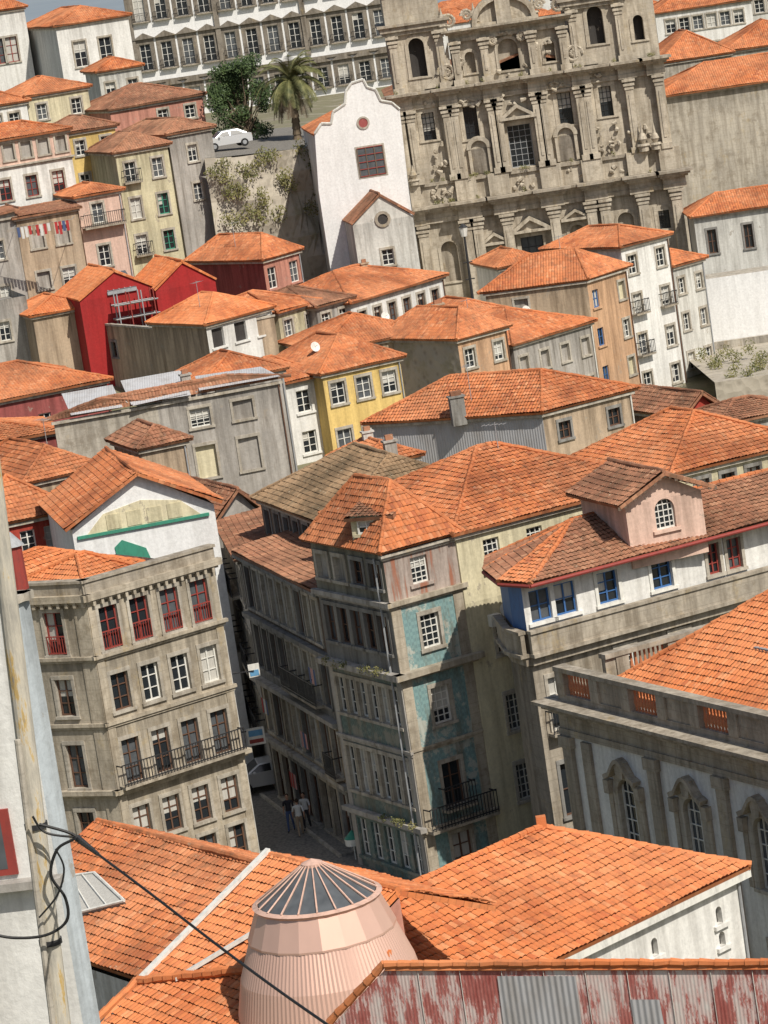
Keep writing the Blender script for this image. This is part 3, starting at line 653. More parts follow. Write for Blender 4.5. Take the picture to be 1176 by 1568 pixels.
alley=H('alley_townhouse',(487,905),Y=147,L=(368,848),dL=5,wm='pl_olive',roof='shed',axis='v',h=.8,rm='rt_old',
  fL=[D(t0=0,t1=2.9,mat='pl_brown',c=9,w=.85,m=.4,r=[(.5,2.0)],st=['w','dk'],cs=[(0,.15,.35)],cm='pl_grey2'),D(t0=2.9,t1=5.9,mat='pl_grey2',c=9,w=.8,m=.5,r=[(3.3,2.1)],st=['wb','dk','brb'],cs=[(2.8,.2,.3)],cm='pl_grey2'),
      D(t0=5.9,t1=8.9,mat='pl_tan',c=8,w=.9,m=.5,r=[(6.4,2.1)],st=['w','brb','dk'],cs=[(5.9,.2,.4)],cm='pl_grey'),D(t0=8.9,mat='pl_granite2',c=8,w=1.1,m=.4,r=[(9.4,2.4)],st=['br','opens','dk'],cs=[(8.8,.2,.3)],cm='pl_grey')])
fa=Fr(alley.L,alley.C)
for s,hh_ in((2,7.5),(5,10.5),(8,8),(11,4.5)):
    for i in range(3): x=fa(s+i*.35,alley.z-hh_+1.0,.62); alley.b.p('laundry').face([x,x+Vector((.08,-.28,0)),x+Vector((.08,-.28,-.7)),x+Vector((0,0,-.75))],random.choice(['cl_white','cl_red','cl_blue','cl_pink']))
H('alley_townhouse',(368,858),Y=160,L=(338,805),dL=5,wm='pl_grey',roof='shed',axis='v',h=.8,rm='rt_old',fL=D(c=7,w=.8,m=.5,r=[(.6,1.7),(3.8,1.7),(7,1.8)],st=['w','wb']))
# ================================================================ LEFT STONE BUILDING
st4=H('granite_apartment_house',(130,910),Y=145,R=(325,855),L=(20,915),wm='pl_granitew',roof='none',
 fR=[D(t0=0,t1=2.95,c=4,w=.95,m=.5,r=[(.75,1.9)],st='rb',cs=[(0,.3,.3),(2.75,.15,.2)],q=.4,cm='pl_granitew'),
     D(t0=2.95,t1=6.0,c=4,w=.9,m=.55,r=[(3.75,1.65)],st=['br','w'],cs=[(5.75,.15,.15)],q=.4,cm='pl_granitew'),
     D(t0=6.0,t1=9.1,c=4,w=.9,m=.55,r=[(6.7,1.95)],st=['br'],cs=[(8.75,.2,.3)],q=.4,cm='pl_granitew'),
     D(t0=9.1,c=4,w=.9,m=.55,r=[(9.75,1.6),(12,1.7)],st=['br'],q=.4,cm='pl_granitew')],
 fL=[D(t0=0,t1=2.95,c=1,w=.95,r=[(.75,1.9)],st='rb',cs=[(0,.3,.3),(2.75,.15,.2)],q=.7,cm='pl_granitew'),
     D(t0=2.95,c=1,w=.85,r=[(3.75,1.65),(6.7,1.95),(9.75,1.6),(12,1.7)],st='br',cs=[(5.75,.15,.15),(8.75,.2,.3)],q=.7,cm='pl_granitew')])
f=Fr(st4.C,st4.R); balcony(st4.b,f,.1,f.L-.1,st4.z-8.65,.55,'pt_iron')
for fx in(Fr(st4.C,st4.R),Fr(st4.L,st4.C)):
    k=.2
    while k<fx.L: fbox(st4.b.p('modillions'),fx,k,k+.14,st4.z-.55,st4.z-.3,.0,.24,'pl_granitew'); k+=.42
u3=(st4.R-st4.C).normalized(); nb=Vector((-u3.y,u3.x,0))
p4=[st4.C,st4.R,st4.R+nb*8,st4.C+nb*8]
roof4(st4.b,st4.C+u3*.8+nb*1.2,st4.R-u3*2.4+nb*1.2,p4[2]-u3*2.4-nb*1.5,p4[3]+u3*.3-nb*1.5,st4.z-.3,1.15,'hip','rt_new','u',.1)
wall(st4.b,p4[1],p4[2],-.5,st4.z-.3,'pl_white2'); wall(st4.b,p4[2],p4[3],-.5,st4.z-.3,'pl_white2')
fr5=Fr(p4[1],p4[2]); tube(st4.b.p('downpipe'),fr5(.25,0,.12),fr5(.25,st4.z,.12),.09,.09,'pt_white',8)
for f in(Fr(st4.C,st4.R),Fr(st4.L,st4.C)): fbox(st4.b.p('parapet'),f,-.1,f.L+.1,st4.z,st4.z+.5,-.3,.06,'pl_granite'); fbox(st4.b.p('parapet'),f,-.16,f.L+.16,st4.z+.5,st4.z+.62,-.36,.14,'pl_granite')
H('grey_townhouse',(18,935),Y=147.5,L=(-130,930),dL=8,wm='pl_grey',roof='hip',h=1.4,rm='rt_new',fL=D(c=3,w=.8,m=.6,r=[(.8,1.7),(3.8,1.7),(7,1.8)],st='r'))
g=H('white_gable_house',(110,812),Y=162,yaw=12,R=(328,778),dR=9,wm='pl_bright',roof='gable',axis='v',h=2.1,rm='rt_mid',ov=.4,fR=D(mat='pl_bright'),eave=False)
f=Fr(g.C,g.R)
fpoly(g.b.p('gable_wall_band'),f,[(.7,g.z-.35),(f.L-.7,g.z-.35),(f.L-1.6,g.z+.5),(f.L/2,g.z+.85),(1.6,g.z+.5)],.0,.03,'pl_cream')
fbox(g.b.p('green_trim'),f,.2,f.L-.3,g.z-.5,g.z-.35,.0,.12,'pt_green')
fpoly(g.b.p('green_trim'),f,[(1.9,g.z-1.2),(2.3,g.z-.9),(3.4,g.z-1.5),(3.7,g.z-2.6),(2.0,g.z-2.6)],.0,.05,'pt_green')
for s in(1.7,2.7,3.7,4.7): fbox(g.b.p('shutters'),f,s,s+.7,g.z-.3,g.z+.42,.03,.06,'pl_paleyel')
H('red_townhouse',(-30,812),Y=170,yaw=22,R=(108,790),dR=10,wm='pl_red',roof='hip',h=2.0,rm='rt_mid',fR=D(c=3,w=.8,m=.7,r=[(.5,1.1)],st='wn'),chim=1)
H('red_townhouse',(40,742),Y=180,yaw=25,R=(150,722),dR=9,wm='pl_tan',roof='hip',h=1.4,rm='rt_mid',ant=1)
H('small_tiled_house',(215,690),Y=181,yaw=20,R=(285,680),dR=5,wm='pl_tan',roof='hip',h=.9,rm='rt_old')
H('small_tiled_house',(332,806),Y=172,yaw=25,R=(402,780),dR=7,wm='pl_grey',roof='gable',axis='v',h=1.6,rm='rt_old',fR=D(c=1,w=.7,r=[(.5,1.1)],st='wn'))
b=Obj('rooftop_water_vent'); c=PY((20,850),143.5); tube(b.p('drum'),c-Vector((0,0,1.5)),c+Vector((0,0,.4)),.45,.42,'pt_red',14); tube(b.p('cone'),c+Vector((0,0,.4)),c+Vector((0,0,1.0)),.55,.05,'pt_grey',14)
# ================================================================ MIDDLE BAND
ruin=H('ruined_grey_house',(240,618),Y=195,R=(428,583),L=(82,646),wm='pl_grey',wl='pl_lgran',roof='hip',h=.7,rm='rt_old',fR=D(c=2,w=1.2,m=1.8,m2=1.8,r=[(.7,1.1),(2.9,1.9)],stm=[['sash','shut'],['bricked','bricked']]),chim=1,ant=1)
f=Fr(ruin.L,ruin.C); 
for i,(s,w,dz) in enumerate(((1,3,.2),(4.5,3.5,.35),(8,2.8,.25),(11,2.2,.5))):
    if s+w<f.L+3: 
        P=ruin.b.p('corrugated_roof_sheets'); P.face([f(s,ruin.z+.25,.4),f(s+w,ruin.z+.2,.4),f(s+w,ruin.z+1.0+dz,-2.5),f(s,ruin.z+1.0+dz,-2.5)],'corr')
f=Fr(ruin.C,ruin.R); P=ruin.b.p('corrugated_roof_sheets'); P.face([f(-1.5,ruin.z+.2,.5),f(1.8,ruin.z+.3,.4),f(2.6,ruin.z+1.2,-3),f(-.6,ruin.z+1.2,-3)],'corr'); P.face([f(2.5,ruin.z+.35,.4),f(f.L,ruin.z+.3,.4),f(f.L-.5,ruin.z+.75,-2),f(2.9,ruin.z+.9,-2)],'corr')
for i in range(14):
    s=random.uniform(0,f.L-.8); fbox(ruin.b.p('broken_parapet'),f,s,s+random.uniform(.3,.9),ruin.z-.1,ruin.z+random.uniform(.15,.4),-.3,.02+.003*i,'pl_grey')
H('maroon_house',(-60,628),Y=208,yaw=22,R=(165,594),dR=9,wm='pl_maroon',roof='hip',h=1.6,rm='rt_mid',fR=D(c=1,w=.8,x=5.2,r=[(1.2,1.0)],st='wn'))
H('maroon_house',(-60,690),Y=198,yaw=15,R=(90,668),dR=6,wm='pl_maroon',roof='hip',h=.8,rm='rt_mid')
H('tiled_low_house',(-20,735),Y=190,yaw=15,R=(90,715),dR=6,wm='pl_brown',roof='hip',h=1.2,rm='rt_old')
H('white_narrow_house',(430,590),Y=212,R=(492,576),dR=8,wm='pl_white',roof='hip',axis='u',h=1.2,rm='rt_mid',fR=D(c=1,w=1.0,r=[(.6,1.4),(3.2,1.4)],st='wn'))
H('yellow_townhouse',(493,575),Y=212,R=(612,549),dR=8,wm='pl_yellow',roof='hip',h=1.8,rm='rt_mid',fR=D(c=3,w=1.0,m=.45,r=[(.6,1.4),(3.6,1.8)],st='w'),ant=1)
H('tiled_low_house',(315,590),Y=206,yaw=20,R=(432,560),dR=6,wm='pl_grey',roof='hip',h=1.3,rm='rt_mid')
gm=H('grey_metal_clad_house',(830,634),Y=190,L=(568,650),R=(966,599),wm='pl_tan',wl='corr',roof='hip',axis='v',h=1.9,rm='rt_mid',fR=D(c=2,w=.85,m=1.0,m2=1.0,r=[(.7,1.0)],st='dk'))
c=PY((700,612),192); chimney(gm.b,c,.8,.1,'pl_grey2'); antenna(gm.b,PY((720,600),193))
H('tiled_house',(1030,728),Y=160,yaw=26,R=(1230,680),dR=9,wm='pl_cream',roof='hip',h=2.0,rm='rt_mid',fR=D(c=4,w=.75,m=1.2,r=[(.5,.8)],st='dk'))
H('red_shed_house',(560,716),Y=186,yaw=20,R=(640,700),dR=5,wm='pl_cream',roof='hip',h=.9,rm='rt_mid',chim=1)
H('brown_metal_shed',(1050,640),Y=200,L=(965,630),R=(1100,628),wm='pl_red',wl='pl_brown',roof='gable',axis='v',h=1.2,rm='rt_old')
H('tiled_low_house',(1105,652),Y=196,yaw=20,R=(1230,630),dR=5,wm='pl_grey',roof='hip',h=.8,rm='rt_old')
H('white_gallery_house',(315,499),Y=232,R=(415,472),L=(232,496),wm='pl_white',wl='pl_tan',roof='hip',axis='v',h=1.5,rm='rt_new',fR=D(c=3,w=1.15,m=.45,r=[(.35,1.3)],st='open'),ant=1)
H('tan_flat_roof_house',(302,509),Y=233.5,L=(50,489),dL=6,wm='pl_tan',wl='pl_tan',roof='parapet',fL=D(c=3,w=.8,m=3,r=[(1.2,1.1)],st='dk'))
H('tiled_low_house',(50,486),Y=247,yaw=20,R=(140,472),dR=6,wm='pl_tan',roof='hip',h=1.0,rm='rt_new')
H('yellow_narrow_house',(425,480),Y=238,R=(484,463),dR=8,wm='pl_paleyel',roof='hip',h=1.2,rm='rt_mid',axis='u',fR=D(c=2,w=.9,m=.5,r=[(.6,1.2)],st='w'))
H('grey_narrow_house',(484,472),Y=240,R=(536,458),dR=8,wm='pl_grey',roof='hip',h=1.2,rm='rt_old',axis='u',fR=D(c=2,w=.9,m=.4,r=[(.5,1.1)],st='w'))
H('white_row_house',(536,466),Y=242,R=(678,424),dR=9,wm='pl_white',roof='hip',h=1.7,rm='rt_mid',fR=D(c=6,w=.85,m=.8,r=[(.7,1.4),(4,1.5)],st='br'),chim=1)
c1=H('crimson_gable_house',(122,462),Y=246,yaw=18,R=(238,446),dR=7,wm='pl_crimson',roof='gable',axis='v',h=1.7,rm='rt_new',ov=.12,eave=False)
c2=H('crimson_gable_house',(238,446),Y=247,yaw=18,R=(330,432),dR=7,wm='pl_crimson',roof='gable',axis='v',h=1.7,rm='rt_new',ov=.12,eave=False)
f=Fr(c1.C,c1.R)
b=Obj('rooftop_greenhouse'); g0=c1.z+.35
for i in range(5):
    s=2.2+i*.42; b.p('glass').face([f(s,g0,.15),f(s+.38,g0+.0,.15),f(s+.38,g0+1.1,-2.2),f(s,g0+1.1,-2.2)],'glass_mid'); tube(b.p('bars'),f(s-.02,g0,.17),f(s-.02,g0+1.12,-2.2),.035,.035,'pt_grey',5)
fbox(b.p('frame'),f,2.1,4.3,g0-.25,g0,.01,.15,'pt_grey')
b=Obj('scaffold'); P=b.p('tubes')
for i in range(4):
    for o_ in(.6,1.5): tube(P,f(2.4+i*.9,c1.z-3.6,o_),f(2.4+i*.9,c1.z+.2,o_),.05,.05,'pt_red' if i%2 else 'pt_grey',5)
for zz in(-.6,-1.6,-2.6):
    for o_ in(.6,1.5): tube(P,f(2.1,c1.z+zz,o_),f(5.4,c1.z+zz,o_),.04,.04,'pt_grey',5)
    fbox(b.p('planks'),f,2.1,5.4,c1.z+zz-.08,c1.z+zz-.03,.6,1.5,'pl_brown')
H('dark_red_house',(402,400),Y=254,R=(458,384),L=(290,402),wm='pl_salmon',wl='pl_maroon',roof='hip',axis='v',h=1.6,rm='rt_mid',fR=D(c=2,w=1.1,m=.4,r=[(.6,1.6)],st='wn'),ant=1)
H('tan_townhouse',(700,522),Y=226,R=(775,502),L=(580,520),wm='pl_ochre',wl='rock',roof='hip',axis='v',h=1.7,rm='rt_mid',fR=D(c=2,w=.9,m=.5,r=[(.7,1.3),(3.8,1.3)],st='w'),chim=1)
H('tiled_low_house',(490,540),Y=230,yaw=18,R=(655,515),dR=8,wm='pl_tan',roof='hip',h=1.6,rm='rt_mid',ant=1)
H('grey_townhouse',(785,530),Y=230,R=(905,494),dR=9,wm='pl_grey',roof='hip',h=1.8,rm='rt_mid',fR=D(c=4,w=.85,m=.5,r=[(.9,1.2),(3.6,1.3)],st=['w','shut']),ant=2)
H('tiled_house',(690,500),Y=236,yaw=22,R=(790,480),dR=8,wm='pl_ochre',roof='hip',h=1.2,rm='rt_mid')
H('ochre_townhouse',(898,430),Y=245,L=(743,450),R=(958,411),wm='pl_ochre',wl='pl_tan',roof='hip',axis='v',h=2.0,rm='rt_mid',fR=D(c=2,w=.8,m=.5,r=[(.8,1.3),(3.6,1.3),(6.4,1.3)],st=['b','w','bricked']),fL=D(c=1,w=1.0,x=2.5,r=[(.7,.8)],st='shut'),ant=1)
H('white_townhouse',(950,380),Y=251,R=(1022,361),L=(835,384),wm='pl_white',roof='hip',axis='v',h=1.2,rm='rt_mid',fR=D(c=2,w=.95,m=.6,r=[(.7,1.4),(3.6,1.4),(6.6,1.5),(9.5,1.4)],st=['w','wb','w']))
H('white_townhouse',(1030,410),Y=256,R=(1076,397),dR=7,wm='pl_white2',roof='hip',h=1.0,rm='rt_mid',fR=D(c=2,w=.75,m=.4,r=[(.9,1.2),(3.6,1.3),(6.6,1.3)],st='w'))
H('white_outbuilding',(765,412),Y=262,yaw=15,R=(830,396),dR=6,wm='pl_white',roof='hip',h=1.0,rm='rt_mid')
# ================================================================ LEFT HILL CLUSTER
K=D
H('white_townhouse',(85,42),Y=325,yaw=18,R=(196,26),L=(32,40),wm='pl_white',roof='hip',h=1.4,rm='rt_mid',fR=K(c=2,w=1.2,m=1.4,m2=2,r=[(1.6,2.4),(6.5,2.5)],st='w'),drop=12)
H('white_townhouse',(-40,24),Y=332,yaw=10,R=(36,8),dR=8,wm='pl_white',roof='hip',h=1.6,rm='rt_mid',fR=K(c=2,w=1.2,m=1.2,r=[(2.5,2.4)],st='r'),drop=14)
H('white_townhouse',(150,112),Y=315,yaw=15,R=(215,100),dR=6,wm='pl_white2',roof='hip',h=1,rm='rt_mid',fR=K(c=2,w=.9,m=.5,r=[(1,1.6)],st='w'),drop=9)
H('yellow_hill_house',(40,150),Y=288,yaw=28,R=(134,133),dR=6,wm='pl_cream',roof='hip',h=1.3,rm='rt_mid',fR=K(c=2,w=.9,m=.8,r=[(.7,1.3)],st='w'))
H('white_hill_house',(-30,168),Y=286,yaw=25,R=(40,155),dR=6,wm='pl_white',roof='hip',h=1.2,rm='rt_mid',fR=K(c=2,w=.9,m=.8,r=[(.7,1.3)],st='w'))
H('salmon_hill_house',(168,170),Y=286,yaw=24,R=(310,150),dR=8,wm='pl_salmon',roof='hip',h=1.5,rm='rt_old',fR=K(c=2,w=.9,m=4.2,m2=.8,r=[(.6,1.1)],st='w'),ant=1)
H('pink_gallery_house',(-30,222),Y=262,yaw=20,R=(104,202),dR=6,wm='pl_white',roof='hip',h=1.0,rm='rt_mid',
  fR=[K(t0=0,t1=1.9,mat='pl_pink',c=5,w=.8,m=.3,r=[(.3,1.2)],st='shut'),K(t0=1.9,t1=5.4,c=3,w=.9,m=.9,r=[(2.9,1.6)],st='r',cs=[(1.9,.12,.2)]),K(t0=5.4,mat='pl_tan',c=4,w=.9,m=.8,r=[(6.3,1.6),(9.5,1.6)],st='w')])
b=Obj('laundry_line'); c=PY((50,345),253.0)
for i in range(14):
    x=c+Vector((i*.28-1.2,0,-.0)); w_=.22; hh_=random.uniform(.5,1.0); b.p('clothes').face([x,x+Vector((w_,.02,0)),x+Vector((w_*.95,.05,-hh_)),x+Vector((0.02,.04,-hh_))],random.choice(['cl_white','cl_red','cl_white','cl_blue','cl_tan']))
polytube(b.p('line'),[c+Vector((-1.5,0,.02)),c+Vector((2.9,0,.02))],.012,'pt_grey',4); [tube(b.p('brackets'),c+Vector((x,0,0)),c+Vector((x,2.6,0)),.02,.02,'pt_grey',4) for x in(-1.5,2.9)]
H('yellow_hill_house',(103,206),Y=272,yaw=20,R=(176,196),dR=7,wm='pl_yellow',roof='hip',h=1.0,rm='rt_old',fR=K(c=2,w=.8,m=.5,r=[(.6,1.2),(3.3,1.4)],st='w'))
H('cream_tall_house',(176,236),Y=266,yaw=20,R=(256,222),dR=7,wm='pl_paleyel',roof='hip',h=1.2,rm='rt_old',fR=K(c=2,w=.85,m=.6,r=[(.8,1.5),(3.6,1.6),(6.5,1.5)],st=['gr','w','wb']))
H('stone_hill_house',(257,208),Y=268,yaw=28,R=(322,190),dR=9,wm='pl_grey',roof='hip',h=1.0,rm='rt_old',fR=K(c=1,w=.8,r=[(1,1.3),(4,1.3)],st='w'))
pk=H('pink_hill_house',(117,304),Y=259,yaw=20,R=(184,292),dR=5,wm='pl_pink',roof='hip',h=.7,rm='rt_mid',fR=K(c=1,w=.9,x=1.5,r=[(.6,1.5),(3.8,1.6)],st='w'))
f=Fr(pk.C,pk.R); balcony(pk.b,f,.1,f.L-.1,pk.z-2.3,.8,'pt_iron')
H('tan_hill_house',(24,336),Y=256,yaw=18,R=(118,320),dR=4,wm='pl_tan',roof='shed',h=.3,rm='rt_old',fR=K(c=2,w=1.0,m=.9,r=[(1.0,1.4),(4.2,1.3)],st=['w','shut']))
H('grey_hill_house',(-60,345),Y=255,yaw=15,R=(24,334),dR=5,wm='pl_grey',roof='shed',h=.4,rm='rt_old',fR=K(c=1,w=.8,x=2.5,r=[(1.6,1.4),(5,1.4)],st='w'))
H('grey_hill_house',(-60,470),Y=248,yaw=15,R=(40,455),dR=7,wm='pl_grey',roof='none',fR=K(c=1,w=.8,x=2.9,r=[(1.6,1.4)],st='w'))
# retaining wall + terrace
b=Obj('retaining_wall')
segs=[PY((316,262),268),PY((370,262),269),PY((485,236),273),PY((545,345),268)]
hz=[PY((330,240),268).z,PY((380,238),269).z,PY((480,224),273).z,PY((540,330),268).z]
W=b.p('stone')
for i in range(3):
    p,q=segs[i],segs[i+1]; n=14
    for a in range(n):
        for c in range(10):
            def g_(s,t_):
                x=p.lerp(q,s/n); zt=hz[i]+(hz[i+1]-hz[i])*s/n; z=6+(zt-6)*t_/10; dd=(10-t_)*.25
                return Vector((x.x+.3*math.sin(z*1.3+s+i)*(0<s<n),x.y-dd+.5*math.sin(z*.9+x.x*1.1)*(t_<10),z))
            W.face([g_(a,c),g_(a+1,c),g_(a+1,c+1),g_(a,c+1)],'rock')
pts=[]
for k in range(34):
    i=random.choice([0,1,1,2]); s=random.random(); x=segs[i].lerp(segs[i+1],s); zt=hz[i]+(hz[i+1]-hz[i])*s; z=zt-random.random()**1.5*5
    pts.append(Vector((x.x,x.y-.4-(zt-z)*.25,z)))
leafmass(b,'creepers',pts,.75,4200,.12,'ivy')
b.p('terrace').face([Vector((segs[0].x,segs[0].y,hz[0]-.05)),Vector((segs[2].x,segs[2].y,hz[2]-.05)),Vector((segs[2].x+1,300,hz[2]-.05)),Vector((segs[0].x,300,hz[0]-.05))],'cobble')
b=Obj('terrace_wall'); A=PY((355,240),283); B=PY((485,222),280); wall(b,A,B,A.z-3,A.z+.2,'pl_grey'); wall(b,B+Vector((0,.4,0)),A+Vector((0,.4,0)),A.z-3,A.z+.2,'pl_grey'); b.p('coping').face([Vector((A.x,A.y,A.z+.21)),Vector((B.x,B.y,A.z+.21)),Vector((B.x,B.y+.4,A.z+.21)),Vector((A.x,A.y+.4,A.z+.21))],'pl_lgran')
b=Obj('broadleaf_tree'); c=PY((385,235),288); P=b.p('trunk'); tube(P,c-Vector((0,0,2)),c+Vector((.1,0,2.4)),.3,.2,'bark',9)
cl=[]
for i in range(44):
    a=random.uniform(0,6.28); r=2.5*random.random()**.5; z=random.uniform(1.0,8.0); r*= (1.15 if z<5 else .75)
    q=c+Vector((r*math.cos(a)-.3,r*math.sin(a),z)); cl.append(q); tube(P,c+Vector((.1,0,random.uniform(1.5,3.0))),q,.07,.02,'bark',5)
for q in cl: leafmass(b,'foliage',[q],random.uniform(.6,1.0),330,.13,'leaf')
b=Obj('leafy_tree'); c=PY((352,170),300); tube(b.p('trunk'),c-Vector((0,0,5)),c+Vector((0,0,1)),.2,.15,'bark',8)
for i in range(10): leafmass(b,'foliage',[c+Vector((random.uniform(-1.2,1.2),random.uniform(-1,1),random.uniform(-1,2.6)))],.9,250,.14,'leaf')
b=Obj('palm_tree'); c=PY((458,232),283); tp=PY((446,126),283); P=b.p('trunk')
for i in range(12): tube(P,c.lerp(tp,i/12),c.lerp(tp,(i+1)/12),.36-.006*i+.04,.32-.006*i,'bark',10)
P=b.p('fronds')
for i in range(90):
    az=i*2.399+random.uniform(-.2,.2); el=rad(random.uniform(-45,78)); L=random.uniform(2.9,3.8); e=Vector((math.cos(az),math.sin(az),0)); side=Vector((-e.y,e.x,0))
    p=tp+Vector((0,0,.1)); v=e*math.cos(el)+Vector((0,0,math.sin(el))); N=11; m='palm' if el>-.35 else 'bark'
    for k in range(N):
        q=p+v*(L/N); tube(P,p,q,.035,.03,m,4,False)
        for sg in(-1,1):
            for j in(0,.33,.66):
                w=.6*math.sin(math.pi*(k+j+1)/(N+1.5))+.1; o_=p.lerp(q,j); tip=o_+side*sg*w*.8+v*w*.55-Vector((0,0,w*.35)); P.face([o_,o_+v*.08,tip],m)
        p=q; v=(v-Vector((0,0,.13+.018*k))).normalized()
def car(pos,yaw,nm='parked_car'):
    b=Obj(nm); Rm=Matrix.Translation(pos)@Matrix.Rotation(yaw,4,'Z')
    def T(x,y,z): return Rm@Vector((x,y,z))
    prof=[(-1.95,.35),(-1.98,.75),(-1.9,.95),(-1.1,1.02),(-.45,1.42),(.85,1.46),(1.55,1.08),(1.9,1.0),(1.95,.6),(1.93,.35)]
    P=b.p('body'); n=len(prof)
    def yy(z): return .82 if z<1.05 else .82-(z-1.05)*.45
    L_=[T(x,-yy(z),z) for x,z in prof];R_=[T(x,yy(z),z) for x,z in prof]
    P.face(L_,'carpaint');P.face(R_[::-1],'carpaint')
    for i in range(n): j=(i+1)%n; P.face([L_[i],L_[j],R_[j],R_[i]],'carpaint')
    G=b.p('windows')
    for s in(-1,1):
        for q in([(-.95,1.05),(-.42,1.36),(.1,1.38),(.1,1.05)],[(.2,1.05),(.2,1.38),(.78,1.39),(1.35,1.06)]): G.face([T(x,s*(yy(z)+.01),z) for x,z in q],'glass')
    G.face([T(-1.07,-.7,1.06),T(-1.07,.7,1.06),T(-.5,.62,1.4),T(-.5,-.62,1.4)],'glass'); G.face([T(1.5,-.7,1.13),T(1.5,.7,1.13),T(.95,.62,1.44),T(.95,-.62,1.44)],'glass')
    for x in(-1.25,1.25):
        for s in(-1,1): tube(b.p('wheels'),T(x,s*.64,.32),T(x,s*.85,.32),.32,.32,'rubber',16); tube(b.p('wheels'),T(x,s*.85,.32),T(x,s*.87,.32),.18,.16,'pt_grey',10)
    for s in(-1,1):
        tube(b.p('lights'),T(-1.95,s*.6,.8),T(-2.0,s*.6,.8),.12,.1,'pt_white',8); tube(b.p('lights'),T(1.9,s*.62,.85),T(1.97,s*.62,.85),.1,.08,'pt_red',8); tube(b.p('mirrors'),T(-.75,s*.85,1.05),T(-.75,s*1.0,1.08),.07,.08,'carpaint',6)
q=PY((352,250),275); car(Vector((q.x,276,hz[0]-.0)),rad(15))
# white baroque house
b=Obj('white_baroque_gable_house'); A=PY((490,290),262); B=Vector((A.x+7.2,A.y+.6,0)); fr=Fr(A,B)
def s_z(p,fr=fr,A=A,B=B):
    q=PV(p,Vector((A.x,A.y,0)),Vector((B.x,B.y,0))); return ((q.xy-fr.A).dot(fr.d),q.z)
out=[(488,292),(482,205),(492,190),(507,190),(510,172),(528,160),(530,140),(538,128),(556,122),(562,134),(575,138),(583,155),(600,158),(612,168),(626,292)]
pp=[s_z(p) for p in out]; zlow=8
fpoly(b.p('walls'),fr,pp+[(pp[14][0],zlow),(pp[0][0],zlow)],-.5,0,'pl_bright')
for a,c in zip(pp[1:14],pp[2:15]):
    d=Vector((c[0]-a[0],c[1]-a[1])); 
    if d.length>.01 and c!=pp[14]: tube(b.p('gable_coping'),fr(a[0],a[1]+.04,.0),fr(c[0],c[1]+.04,.0),.11,.11,'pl_white2',6)
s0,zt=s_z((546,228)); s1,_=s_z((585,222)); _,zb_=s_z((558,270))
fbox(b.p('stone_surrounds'),fr,s0-.15,s1+.15,zb_-.15,zt+.15,-.01,.03,'pl_lgran')
P=b.p('windows'); P.face([fr(s0,zb_,.035),fr(s1,zb_,.035),fr(s1,zt,.035),fr(s0,zt,.035)],'glass_mid')
for i in range(4): x=s0+(s1-s0)*i/3; fbox(P,fr,x-.04,x+.04,zb_,zt,.03,.09,'pl_brown')
for i in range(5): z=zb_+(zt-zb_)*i/4; fbox(P,fr,s0,s1,z-.03,z+.03,.03,.085,'pt_red')
cs,cz=s_z((556,188))
for i in range(16):
    a0=2*math.pi*i/16;a1=2*math.pi*(i+1)/16; fpoly(P,fr,[(cs+.36*math.cos(a),cz+.36*math.sin(a)) for a in(a0,a1)]+[(cs+.5*math.cos(a),cz+.5*math.sin(a)) for a in(a1,a0)],-.01,.07,'pl_lgran')
P.face([fr(cs+.36*math.cos(2*math.pi*i/16),cz+.36*math.sin(2*math.pi*i/16),.03) for i in range(16)],'pl_maroon')
zE=pp[1][1]-.3; bk=Vector((-fr.n.x,-fr.n.y,0))
for s in(pp[1][0]+.1,pp[13][0]-.1): 
    a=fr(s,0,-.4)
    if s>2: wall(b,a,a+bk*12,zlow,zE,'pl_white')
    else: wall(b,a+bk*12,a,zlow,zE,'pl_white')
c0,c1_=fr(pp[1][0]+.1,zE,-.4),fr(pp[13][0]-.1,zE,-.4); roof4(b,c0,c1_,c1_+bk*12,c0+bk*12,zE,1.2,'gable','rt_mid','v',.1,False,'pl_white')
ch=H('grey_chapel_house',(540,345),Y=258,yaw=8,R=(632,330),dR=8,wm='pl_white2',roof='gable',axis='v',h=1.9,rm='rt_old',ov=.15,fR=D(c=1,w=.9,r=[(2.2,1.2)],st='w'),eave=False)
f=Fr(ch.C,ch.R)
for i in range(14):
    a0=2*math.pi*i/14;a1=2*math.pi*(i+1)/14; fpoly(ch.b.p('oculus'),f,[(f.L/2+.4*math.cos(a),ch.z+.1+.4*math.sin(a)) for a in(a0,a1)]+[(f.L/2+.62*math.cos(a),ch.z+.1+.62*math.sin(a)) for a in(a1,a0)],-.01,.1,'pl_granite')
ch.b.p('oculus').face([f(f.L/2+.4*math.cos(2*math.pi*i/14),ch.z+.1+.4*math.sin(2*math.pi*i/14),.02) for i in range(14)],'pl_dark')
